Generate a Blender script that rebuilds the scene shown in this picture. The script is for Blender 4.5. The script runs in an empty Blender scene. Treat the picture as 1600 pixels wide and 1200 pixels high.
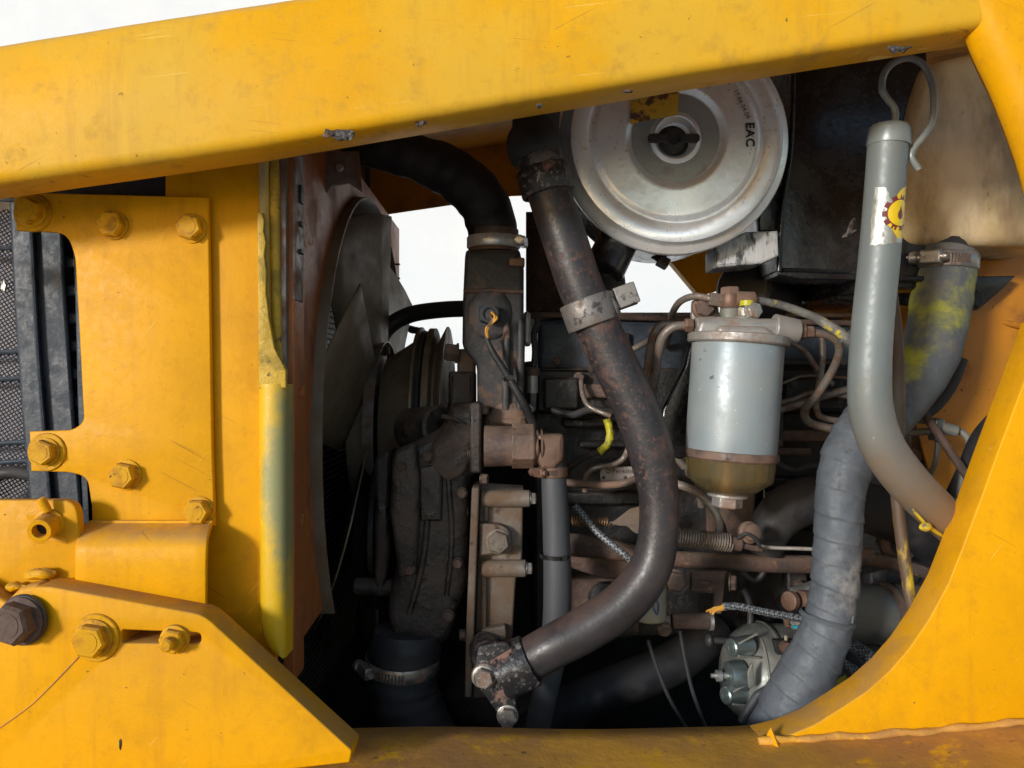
import bpy, bmesh, math, random
from mathutils import Vector, Matrix, noise
random.seed(7)
R = math.radians
SC = bpy.context.scene
COL = SC.collection
H = 1.4          # camera height
F = 1250.0       # focal length in photo pixels

# ------------------------------------------------------------ camera, sky, sun
cam_d = bpy.data.cameras.new('camera')
cam = bpy.data.objects.new('camera', cam_d); COL.objects.link(cam)
cam.location = (0, 0, H); cam.rotation_euler = (R(90), 0, 0)
cam_d.sensor_width = 36; cam_d.lens = 36*F/1600
cam_d.clip_start = 0.02; cam_d.clip_end = 300
SC.camera = cam
SUN_DIR = Vector((0.80, 1.0, -0.26)).normalized()      # way the light travels
w = bpy.data.worlds.new("World"); SC.world = w; w.use_nodes = True
nt = w.node_tree
bg = nt.nodes['Background']
sky = nt.nodes.new('ShaderNodeTexSky'); sky.sky_type = 'NISHITA'; sky.sun_disc = False
sky.sun_elevation = math.asin(-SUN_DIR.z)
sky.sun_rotation = math.atan2(-SUN_DIR.x, -SUN_DIR.y)
sky.air_density = 1.0; sky.dust_density = 0.5; sky.ozone_density = 1.6
nt.links.new(sky.outputs[0], bg.inputs['Color']); bg.inputs['Strength'].default_value = 0.15
sd = bpy.data.lights.new('sun', 'SUN'); sd.energy = 2.3; sd.angle = R(8); sd.color = (1, .985, .96)
sun = bpy.data.objects.new('sun', sd); COL.objects.link(sun)
sun.rotation_euler = SUN_DIR.to_track_quat('-Z', 'Y').to_euler()
SC.view_settings.view_transform = 'Standard'; SC.view_settings.look = 'None'
SC.view_settings.gamma = 1; SC.view_settings.exposure = 0.28
SC.cycles.max_bounces = 6

# ------------------------------------------------------------ materials
MATS = {}
def mat(name, base, rough=.5, metal=0., layers=(), bumps=((60, .1),), var=.15, varscale=8, dust=None,
        coat=0., trans=0., sss=0., spec=.5, stretch=None, braid=None, zfade=None, scratch=None, aniso=0., streak=None):
    """layers: (colour, scale, threshold, softness, rough, metal, detail) ; dust: (colour, amount)"""
    m = bpy.data.materials.new(name); m.use_nodes = True; t = m.node_tree; N = t.nodes; L = t.links
    b = N['Principled BSDF']
    tc = N.new('ShaderNodeTexCoord'); oi = N.new('ShaderNodeObjectInfo')
    va = N.new('ShaderNodeVectorMath'); va.operation = 'SCALE'; va.inputs['Scale'].default_value = 7.3
    cx = N.new('ShaderNodeCombineXYZ')
    for k in range(3): L.new(oi.outputs['Random'], cx.inputs[k])
    L.new(cx.outputs[0], va.inputs[0])
    ad = N.new('ShaderNodeVectorMath'); ad.operation = 'ADD'
    L.new(tc.outputs['Object'], ad.inputs[0]); L.new(va.outputs[0], ad.inputs[1])
    co = ad.outputs[0]
    if stretch:
        mp = N.new('ShaderNodeMapping'); mp.inputs['Scale'].default_value = stretch
        L.new(co, mp.inputs['Vector']); co = mp.outputs[0]
    def ns(scale, detail=4, rgh=.6):
        n = N.new('ShaderNodeTexNoise'); n.inputs['Scale'].default_value = scale
        n.inputs['Detail'].default_value = detail; n.inputs['Roughness'].default_value = rgh
        L.new(co, n.inputs['Vector']); return n
    def mixc(f, a, bb):
        x = N.new('ShaderNodeMix'); x.data_type = 'RGBA'
        if isinstance(f, (float, int)): x.inputs[0].default_value = f
        else: L.new(f, x.inputs[0])
        for s, v in ((6, a), (7, bb)):
            if hasattr(v, 'links'): L.new(v, x.inputs[s])
            else: x.inputs[s].default_value = (*v, 1)
        return x.outputs[2]
    def mixf(f, a, bb):
        x = N.new('ShaderNodeMix'); x.data_type = 'FLOAT'
        if hasattr(f, 'links'): L.new(f, x.inputs[0])
        else: x.inputs[0].default_value = f
        for s, v in ((2, a), (3, bb)):
            if hasattr(v, 'links'): L.new(v, x.inputs[s])
            else: x.inputs[s].default_value = v
        return x.outputs[0]
    def step(sock, thr, soft, amt=1.0):
        r = N.new('ShaderNodeMapRange'); r.interpolation_type = 'SMOOTHSTEP'
        r.inputs['From Min'].default_value = thr-soft; r.inputs['From Max'].default_value = thr+soft
        r.inputs['To Max'].default_value = amt
        L.new(sock, r.inputs[0]); return r.outputs[0]
    n0 = ns(varscale, 5)
    dark = tuple(c*(1-var) for c in base); lite = tuple(min(1, c*(1+var)) for c in base)
    c = mixc(step(n0.outputs[0], .5, .18), dark, lite)
    n1 = ns(180, 6)
    rg = mixf(step(n1.outputs[0], .5, .2), max(.03, rough-.07), min(1, rough+.07)); mt = metal
    hb = None
    for (lc, sc_, thr, soft, lr, lm, det) in layers:
        n = ns(sc_, det, .65); f = step(n.outputs[0], thr, soft)
        if zfade and (len(zfade) < 4 or (lc, sc_) == zfade[3]):
            sg = N.new('ShaderNodeSeparateXYZ'); L.new(tc.outputs['Generated'], sg.inputs[0])
            zz = N.new('ShaderNodeMapRange'); zz.interpolation_type = 'SMOOTHSTEP'
            zz.inputs['From Min'].default_value = zfade[0]; zz.inputs['From Max'].default_value = zfade[1]
            if zfade[2] < 0: zz.inputs['To Min'].default_value = 1; zz.inputs['To Max'].default_value = 0
            L.new(sg.outputs[2], zz.inputs[0]); mu = N.new('ShaderNodeMath'); mu.operation = 'MULTIPLY'
            L.new(f, mu.inputs[0]); L.new(zz.outputs[0], mu.inputs[1]); f = mu.outputs[0]
        c = mixc(f, c, lc); rg = mixf(f, rg, lr); mt = mixf(f, mt, lm)
        hb = f if hb is None else hb
    if streak:
        mp = N.new('ShaderNodeMapping'); mp.inputs['Scale'].default_value = (45, 20, 5); L.new(co, mp.inputs['Vector'])
        n = N.new('ShaderNodeTexNoise'); n.inputs['Scale'].default_value = 1.0; n.inputs['Detail'].default_value = 6; n.inputs['Roughness'].default_value = .7
        L.new(mp.outputs[0], n.inputs['Vector']); c = mixc(step(n.outputs[0], .62, .12, streak[1]), c, streak[0])
        n = ns(75, 8, .75); c = mixc(step(n.outputs[0], .60, .10, streak[1]*.8), c, streak[0])
    for (lc, thr, rot, lng) in (scratch or ()):
        mp = N.new('ShaderNodeMapping'); mp.vector_type = 'TEXTURE'; mp.inputs['Rotation'].default_value = (0, rot, 0); mp.inputs['Scale'].default_value = (1/lng, 1/40, 1/480)
        L.new(co, mp.inputs['Vector']); n = N.new('ShaderNodeTexNoise'); n.inputs['Scale'].default_value = 1.0; n.inputs['Detail'].default_value = 2
        L.new(mp.outputs[0], n.inputs['Vector']); g2 = ns(9, 3); mu = N.new('ShaderNodeMath'); mu.operation = 'MULTIPLY'
        L.new(step(n.outputs[0], thr, .02), mu.inputs[0]); L.new(step(g2.outputs[0], .55, .08), mu.inputs[1]); c = mixc(mu.outputs[0], c, lc)
    if dust:
        g = N.new('ShaderNodeNewGeometry'); sp = N.new('ShaderNodeSeparateXYZ')
        L.new(g.outputs['Normal'], sp.inputs[0])
        f = step(sp.outputs[2], .55, .35, dust[1]); nn = ns(35, 6)
        mu = N.new('ShaderNodeMath'); mu.operation = 'MULTIPLY'
        L.new(f, mu.inputs[0]); L.new(step(nn.outputs[0], .42, .22), mu.inputs[1])
        c = mixc(mu.outputs[0], c, dust[0]); rg = mixf(mu.outputs[0], rg, .9)
        if not isinstance(mt, float) or mt > 0: mt = mixf(mu.outputs[0], mt, 0.0)
    L.new(c, b.inputs['Base Color']); L.new(rg, b.inputs['Roughness'])
    if hasattr(mt, 'links'): L.new(mt, b.inputs['Metallic'])
    else: b.inputs['Metallic'].default_value = mt
    prev = None
    for (s, st) in bumps:
        n = ns(s, 5, .6); bp = N.new('ShaderNodeBump'); bp.inputs['Strength'].default_value = st
        bp.inputs['Distance'].default_value = min(.004, .35/s)
        L.new(n.outputs[0], bp.inputs['Height'])
        if prev: L.new(prev, bp.inputs['Normal'])
        prev = bp.outputs[0]
    if hb is not None:
        bp = N.new('ShaderNodeBump'); bp.inputs['Strength'].default_value = .35
        bp.inputs['Distance'].default_value = .0006; bp.invert = True
        L.new(hb, bp.inputs['Height'])
        if prev: L.new(prev, bp.inputs['Normal'])
        prev = bp.outputs[0]
    if braid:
        wv = N.new('ShaderNodeTexChecker'); wv.inputs['Scale'].default_value = braid
        mp = N.new('ShaderNodeMapping'); mp.inputs['Rotation'].default_value = (R(30), R(45), R(30))
        L.new(tc.outputs['Object'], mp.inputs['Vector']); L.new(mp.outputs[0], wv.inputs['Vector'])
        c2 = mixc(wv.outputs['Fac'], base, tuple(min(1, x*5+.05) for x in base)); L.new(c2, b.inputs['Base Color'])
    if prev: L.new(prev, b.inputs['Normal'])
    if aniso:
        tg = N.new('ShaderNodeTangent'); tg.direction_type = 'RADIAL'; tg.axis = 'Y'; L.new(tg.outputs[0], b.inputs['Tangent']); b.inputs['Anisotropic'].default_value = aniso
    b.inputs['Coat Weight'].default_value = coat; b.inputs['Coat Roughness'].default_value = .12
    b.inputs['Transmission Weight'].default_value = trans
    b.inputs['Subsurface Weight'].default_value = sss; b.inputs['Subsurface Radius'].default_value = (.02, .012, .006)
    b.inputs['Specular IOR Level'].default_value = spec
    MATS[name] = m; return m

DUST = (.22, .165, .12)
SCR = (((.44, .20, .01), .725, .5, 12), ((.78, .46, .06), .72, -.9, 14))
mat('yellow_bolt', (.66, .325, .001), .5, spec=.2, layers=(((.44, .20, .01), 60, .56, .10, .6, 0., 6), ((.14, .06, .03), 170, .66, .03, .8, 0., 4)), bumps=((120, .25), (420, .15)), var=.1, varscale=30, dust=((.36, .20, .07), .8))
mat('yellow_paint', (.74, .342, .0), .46, spec=.18, scratch=SCR, layers=(((.60, .275, .003), 11, .60, .14, .5, 0., 6), ((.16, .08, .03), 170, .735, .025, .7, 0., 3)),
    bumps=((18, .10), (520, .16)), streak=((.50, .22, .01), .45), var=.07, varscale=5, dust=((.42, .24, .09), .75))
mat('yellow_worn', (.76, .365, .0), .46, spec=.18, scratch=(((.42, .20, .03), .69, .10, 8), ((.40, .20, .03), .70, -.5, 10), ((.82, .56, .14), .70, -.12, 9)), layers=(((.68, .39, .03), 7, .50, .16, .5, 0., 8), ((.50, .28, .035), 26, .64, .10, .6, 0., 8), ((.10, .06, .03), 130, .715, .03, .8, 0., 4)),
    bumps=((10, .14), (480, .14)), streak=((.50, .26, .03), .5), var=.08, varscale=6, dust=((.50, .33, .18), .6))
mat('yellow_dirty', (.66, .325, .035), .6, layers=(((.42, .20, .06), 7, .50, .15, .8, 0., 8), ((.74, .38, .02), 24, .62, .05, .5, 0., 6), ((.13, .065, .025), 120, .68, .05, .9, 0., 5)),
    bumps=((40, .25), (300, .2)), var=.2, varscale=12)
mat('yellow_shaded', (.50, .19, .004), .4, layers=(((.20, .07, .015), 12, .60, .13, .7, 0., 8), ((.05, .025, .015), 130, .70, .04, .9, 0., 4)),  # same yellow paint, with the bay's shade put into a darker orange base
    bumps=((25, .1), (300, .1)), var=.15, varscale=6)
mat('yellow_thick', (.50, .31, .02), .55, layers=(((.30, .20, .02), 28, .54, .06, .7, 0., 8), ((.10, .08, .05), 90, .66, .05, .9, 0., 5)),
    bumps=((60, .5), (250, .4)), var=.2, varscale=20)
mat('overspray', (.70, .40, .008), .45, layers=(((.26, .27, .20), 7, .47, .16, .5, 0., 10), ((.62, .55, .20), 420, .68, .05, .6, 0., 2)),
    bumps=((50, .08), (400, .1)), var=.08, stretch=(2.2, 1, .5))
mat('primer', (.36, .115, .025), .5, layers=(((.17, .065, .03), 16, .56, .16, .8, 0., 8), ((.42, .15, .04), 60, .66, .06, .8, 0., 5)), bumps=((30, .1), (250, .15)), var=.2)
mat('bare_steel', (.22, .20, .19), .5, .6, layers=(((.14, .07, .04), 30, .52, .1, .8, 0., 8),), bumps=((60, .2),), var=.2)
mat('pulley_metal', (.23, .18, .13), .5, .3, layers=(((.12, .08, .05), 22, .52, .16, .8, 0., 8),), bumps=((120, .2),), var=.2)
mat('fan_metal', (.20, .165, .125), .5, .2, layers=(((.13, .09, .05), 14, .5, .2, .8, 0., 6),), bumps=((60, .1),), var=.2)
mat('black_cast', (.013, .012, .012), .5, layers=(((.060, .040, .032), 26, .62, .14, .85, 0., 8), ((.012, .011, .011), 60, .6, .05, .3, 0., 4)),
    bumps=((120, .5), (500, .3)), var=.4, varscale=20, dust=((.10, .065, .045), .45))
mat('greasy_cast', (.026, .021, .019), .5, layers=(((.085, .058, .046), 18, .56, .16, .8, 0., 10), ((.010, .009, .009), 45, .58, .08, .25, 0., 6)), bumps=((90, .6), (450, .35)), var=.4, varscale=18, dust=((.14, .10, .075), .6))
mat('grey_cast', (.036, .034, .036), .6, layers=(((.16, .10, .07), 30, .60, .08, .9, 0., 8),), bumps=((200, .4),), var=.25, varscale=15, dust=((.12, .09, .07), .5))
mat('alu_cast', (.19, .16, .132), .55, .35, layers=(((.14, .085, .05), 18, .48, .14, .85, 0., 8), ((.05, .03, .02), 60, .64, .07, .9, 0., 5)),
    bumps=((150, .4), (30, .15)), var=.2, varscale=15, dust=(DUST, .5))
mat('silver_cast', (.20, .21, .195), .42, .6, layers=(((.20, .19, .16), 20, .52, .14, .7, .1, 8),), bumps=((200, .25),), var=.15, varscale=15)
mat('silver_bright', (.29, .35, .34), .34, .8, layers=(((.2, .2, .18), 40, .70, .1, .7, .1, 8),), bumps=((200, .1),), var=.1)
mat('brown_cast', (.095, .068, .060), .42, .25, layers=(((.20, .12, .08), 25, .52, .15, .8, 0., 8), ((.04, .025, .02), 60, .66, .07, .8, 0., 5)),
    bumps=((180, .3),), var=.2, dust=((.25, .17, .12), .6))
mat('brown_rust', (.105, .060, .044), .7, layers=(((.055, .038, .032), 25, .52, .12, .9, 0., 8), ((.22, .11, .06), 90, .66, .06, .9, 0., 5)),
    bumps=((150, .5), (40, .2)), var=.25, varscale=15, dust=(DUST, .4))
mat('copper_brown', (.16, .092, .064), .5, .4, layers=(((.15, .09, .06), 50, .56, .1, .8, 0., 6),), bumps=((200, .3),), dust=(DUST, .4))
mat('rust_pipe', (.034, .031, .034), .38, layers=(((.105, .056, .044), 22, .54, .09, .7, 0., 12), ((.135, .068, .052), 210, .60, .06, .8, 0., 8), ((.028, .026, .029), 120, .56, .07, .4, 0., 8), ((.20, .18, .18), 420, .74, .02, .5, 0., 3)),
    bumps=((300, .2), (30, .15)), var=.25, varscale=25, dust=((.20, .11, .075), .35), zfade=(.14, .42, 1))
mat('pipe_lower', (.075, .078, .088), .40, layers=(((.17, .08, .055), 22, .60, .08, .75, 0., 10), ((.36, .34, .34), 420, .70, .02, .5, 0., 3)), bumps=((250, .3),), var=.25, varscale=25)
mat('flaked_paint', (.022, .021, .023), .35, layers=(((.20, .18, .17), 150, .585, .05, .6, .2, 10), ((.22, .12, .09), 45, .62, .06, .8, 0., 6)),
    bumps=((150, .4),), var=.2)
mat('worn_band', (.20, .17, .16), .45, .5, layers=(((.03, .028, .03), 90, .50, .05, .4, 0., 8), ((.20, .11, .08), 30, .62, .06, .8, 0., 6)), bumps=((150, .3),), var=.2)
mat('pale_band', (.26, .245, .23), .45, .5, layers=(((.05, .045, .045), 75, .57, .04, .5, 0., 10), ((.17, .11, .08), 30, .62, .08, .8, 0., 6)), bumps=((150, .35),), var=.15)
mat('chipped', (.055, .05, .05), .6, .2, layers=(((.16, .14, .13), 200, .55, .06, .6, .4, 6), ((.14, .07, .04), 120, .6, .06, .8, 0., 6)), bumps=((300, .5),))
mat('black_gloss', (.010, .010, .011), .22, layers=(((.022, .021, .022), 22, .57, .12, .34, 0., 8), ((.25, .25, .25), 260, .76, .02, .7, 0., 3)),
    bumps=((12, .08), (200, .1)), var=.3)
mat('scuffed_black', (.03, .03, .03), .35, layers=(((.48, .48, .48), 55, .47, .08, .6, 0., 10),), bumps=((150, .3),), var=.2, stretch=(1.6, 1.6, .5))
mat('galvanized', (.87, .90, .93), .33, .5, layers=(((.76, .78, .80), 35, .60, .14, .42, .6, 6),), bumps=((8, .03),), var=.03, varscale=12, aniso=.75)
mat('grey_steel', (.36, .385, .385), .42, .35, layers=(((.30, .28, .25), 40, .6, .1, .6, .3, 5),), bumps=((150, .08),), var=.05)
mat('zinc', (.50, .49, .46), .4, .8, layers=(((.25, .16, .10), 80, .58, .08, .8, .1, 6),), bumps=((200, .2),), var=.1)
mat('clamp_steel', (.36, .33, .30), .35, .85, layers=(((.22, .13, .09), 70, .57, .08, .8, .1, 6),), bumps=((250, .2),), var=.15, dust=(DUST, .4))
mat('canister', (.27, .315, .34), .36, .2, layers=(((.285, .30, .29), 10, .57, .16, .6, 0., 8), ((.10, .115, .12), 65, .685, .025, .8, 0., 4), ((.56, .58, .58), 160, .72, .02, .5, 0., 3)),
    bumps=((20, .05), (250, .08)), var=.07, varscale=14)
mat('head_cast', (.36, .34, .32), .45, .5, layers=(((.23, .155, .115), 26, .57, .10, .8, .1, 8), ((.52, .52, .52), 20, .62, .1, .4, .7, 5)), bumps=((180, .3),), var=.15, dust=((.34, .27, .21), .5))
mat('amber', (.62, .46, .18), .16, trans=.85, layers=(((.24, .24, .18), 16, .54, .16, .3, 0., 4),), bumps=((30, .1),), var=.2)
mat('grey_enamel_tube', (.185, .208, .205), .48, .15, layers=(((.20, .17, .12), 12, .64, .08, .6, 0., 10), ((.21, .115, .05), 12, .40, .14, .7, 0., 10), ((.50, .53, .52), 140, .765, .02, .5, 0., 3)), bumps=((14, .08), (300, .08)), var=.09, varscale=10, zfade=(.10, .52, -1, ((.21, .115, .05), 12)))
mat('grey_enamel', (.225, .25, .245), .36, .15, layers=(((.20, .17, .12), 12, .64, .08, .6, 0., 10), ((.50, .53, .52), 140, .765, .02, .5, 0., 3)), bumps=((14, .08), (300, .08)), var=.09, varscale=10)
mat('grey_enamel_brown', (.20, .175, .125), .5, .1, layers=(((.24, .115, .05), 14, .52, .16, .7, 0., 10),), bumps=((150, .2),), var=.15)
mat('worn_foil', (.46, .45, .40), .34, .7, layers=(((.20, .20, .19), 50, .52, .06, .6, .3, 8),), bumps=((90, .2),), var=.1)
mat('sticker_yellow', (.80, .56, .02), .3, bumps=((100, .03),), var=.05)
mat('sticker_maroon', (.16, .03, .03), .4, bumps=((100, .03),), var=.1)
mat('label_worn', (.62, .36, .03), .5, layers=(((.12, .05, .03), 55, .56, .04, .7, 0., 6),), bumps=((100, .1),), var=.1)
mat('reservoir', (.56, .41, .20), .28, sss=.2, layers=(((.23, .125, .07), 7, .52, .12, .5, 0., 10), ((.78, .62, .40), 10, .54, .14, .35, 0., 8), ((.12, .065, .045), 45, .70, .08, .6, 0., 8)), bumps=((14, .1), (200, .15)), var=.25, varscale=9, stretch=(1.5, 1, .7))
mat('tape', (.088, .102, .120), .58, layers=(((.26, .25, .24), 14, .66, .08, .9, 0., 8), ((.07, .075, .085), 90, .6, .1, .7, 0., 5)), bumps=((350, .35), (50, .12)), var=.12, varscale=20, dust=((.17, .17, .17), .3))
mat('rubber_grey', (.098, .108, .118), .7, layers=(((.36, .36, .03), 10, .565, .08, .8, 0., 10), ((.16, .14, .125), 22, .6, .14, .9, 0., 6)), bumps=((200, .6), (40, .3)), var=.2, stretch=(1, 1, 1))
mat('flecked_hose', (.15, .145, .13), .6, layers=(((.09, .085, .08), 60, .5, .1, .8, 0., 6), ((.52, .40, .02), 70, .60, .05, .6, 0., 6)), bumps=((300, .4),), var=.2)
mat('rubber_black', (.016, .016, .018), .55, layers=(((.042, .037, .035), 22, .55, .15, .8, 0., 8),), bumps=((300, .2), (20, .3)), var=.3, dust=((.10, .08, .07), .4))
mat('rubber_hose', (.060, .064, .072), .58, layers=(((.11, .10, .10), 15, .58, .15, .8, 0., 6),), bumps=((500, .3),), var=.15, stretch=(1, 1, .12))
mat('blue_black', (.022, .030, .044), .5, layers=(((.04, .05, .065), 60, .56, .1, .7, 0., 6), ((.09, .06, .05), 22, .68, .06, .8, 0., 6)), bumps=((200, .2),), var=.15, dust=((.10, .13, .17), .5))
mat('steel_line', (.25, .218, .192), .42, .5, layers=(((.15, .09, .06), 60, .53, .1, .8, 0., 6),), bumps=((250, .2),), var=.15)
mat('dark_line', (.05, .048, .05), .45, .2, bumps=((250, .2),), var=.2)
mat('spring_wire', (.36, .30, .25), .45, .6, layers=(((.15, .09, .06), 90, .55, .1, .8, 0., 6),), bumps=((250, .2),))
mat('spring_copper', (.26, .15, .08), .5, .5, bumps=((250, .2),))
mat('rod_yellowed', (.10, .060, .036), .6, layers=(((.15, .135, .11), 14, .60, .1, .6, 0., 8), ((.62, .42, .02), 32, .62, .05, .6, 0., 6)), bumps=((150, .2),), var=.15, stretch=(1, 1, .25))
mat('yellow_fleck', (.62, .42, .02), .6, layers=(((.10, .10, .09), 70, .56, .06, .7, 0., 8),), bumps=((150, .4),), var=.15)
mat('yellow_tape', (.46, .42, .02), .4, layers=(((.08, .09, .02), 60, .6, .08, .6, 0., 6),), bumps=((150, .4),), var=.1)
mat('orange_wire', (.62, .30, .04), .5, bumps=((150, .1),))
mat('braid', (.035, .038, .042), .5, .2, bumps=((300, .2),), braid=420)
mat('plate_label', (.36, .31, .28), .5, .3, layers=(((.15, .09, .06), 40, .58, .1, .8, 0., 6),), bumps=((100, .1),))
mat('print_black', (.015, .015, .015), .5, bumps=((100, .02),))
mat('print_grey', (.10, .09, .09), .5, bumps=((100, .02),))
mat('white_label', (.30, .27, .20), .6, layers=(((.25, .2, .15), 50, .6, .08, .8, 0., 6),))
mat('blue_mark', (.03, .08, .22), .6)
mat('teal_plastic', (.02, .30, .36), .5)
mat('backdrop_white', (.72, .755, .79), .9, layers=(((.78, .79, .80), 1.5, .56, .2, .9, 0., 8),), bumps=((20, .2),), var=.02, varscale=1)
mat('wall_joint', (.62, .64, .70), .8)
mat('concrete', (.50, .455, .39), .85, layers=(((.40, .35, .30), 2.2, .55, .15, .9, 0., 10),), bumps=((60, .4),), var=.08, varscale=2)
mat('mesh_wire', (.050, .050, .062), .6, bumps=((200, .1),))
mat('mesh_backing', (.62, .58, .60), .9, bumps=((200, .1),))

def overspray_mask(m):
    t = m.node_tree; N = t.nodes; L = t.links; b = N['Principled BSDF']
    src = b.inputs['Base Color'].links[0].from_socket
    tc = N.new('ShaderNodeTexCoord'); sp = N.new('ShaderNodeSeparateXYZ'); L.new(tc.outputs['Generated'], sp.inputs[0])
    n = N.new('ShaderNodeTexNoise'); n.inputs['Scale'].default_value = 55; n.inputs['Detail'].default_value = 12; n.inputs['Roughness'].default_value = .8; L.new(tc.outputs['Object'], n.inputs['Vector'])
    def mth(op, a, c):
        x = N.new('ShaderNodeMath'); x.operation = op
        for k, v in enumerate((a, c)):
            if v is None: continue
            if hasattr(v, 'links'): L.new(v, x.inputs[k])
            else: x.inputs[k].default_value = v
        return x.outputs[0]
    band = mth('MULTIPLY', mth('ABSOLUTE', mth('SUBTRACT', sp.outputs[2], .64), None), 1.7)
    v = mth('SUBTRACT', mth('ADD', mth('MULTIPLY', sp.outputs[0], .75), mth('MULTIPLY', n.outputs[0], 1.1)), band)
    r = N.new('ShaderNodeMapRange'); r.interpolation_type = 'SMOOTHSTEP'; r.inputs['From Min'].default_value = .35; r.inputs['From Max'].default_value = .95; L.new(v, r.inputs[0])
    x = N.new('ShaderNodeMix'); x.data_type = 'RGBA'; L.new(r.outputs[0], x.inputs[0]); L.new(src, x.inputs[6]); x.inputs[7].default_value = (.27, .27, .12, 1)
    L.new(x.outputs[2], b.inputs['Base Color'])
mat('overspray_flange', (.70, .42, .004), .45, layers=(((.55, .47, .10), 420, .70, .05, .6, 0., 2),), bumps=((50, .08), (400, .1)), var=.08)
overspray_mask(MATS['overspray_flange'])

# ------------------------------------------------------------ mesh builder
def P(px, py, D): return Vector(((px-800)/F*D, D, H-(py-600)/F*D))
def frame(d):
    d = Vector(d).normalized()
    up = Vector((0, 0, 1)) if abs(d.z) < .9 else Vector((1, 0, 0))
    u = d.cross(up).normalized(); v = u.cross(d).normalized()
    return u, v, d
def smooth_path(pts, n=8):
    """Catmull-Rom through tuples of (vec, radius)."""
    if len(pts) < 3:
        a, b = pts; return [(a[0].lerp(b[0], i/n), a[1]+(b[1]-a[1])*i/n) for i in range(n+1)]
    out = []
    for i in range(len(pts)-1):
        p0 = pts[max(i-1, 0)]; p1 = pts[i]; p2 = pts[i+1]; p3 = pts[min(i+2, len(pts)-1)]
        for k in range(n):
            t = k/n; t2 = t*t; t3 = t2*t
            f = lambda a, b, c, d: .5*((2*b)+(c-a)*t+(2*a-5*b+4*c-d)*t2+(3*b-a-3*c+d)*t3)
            out.append((f(p0[0], p1[0], p2[0], p3[0]), f(p0[1], p1[1], p2[1], p3[1])))
    out.append(pts[-1]); return out
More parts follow.
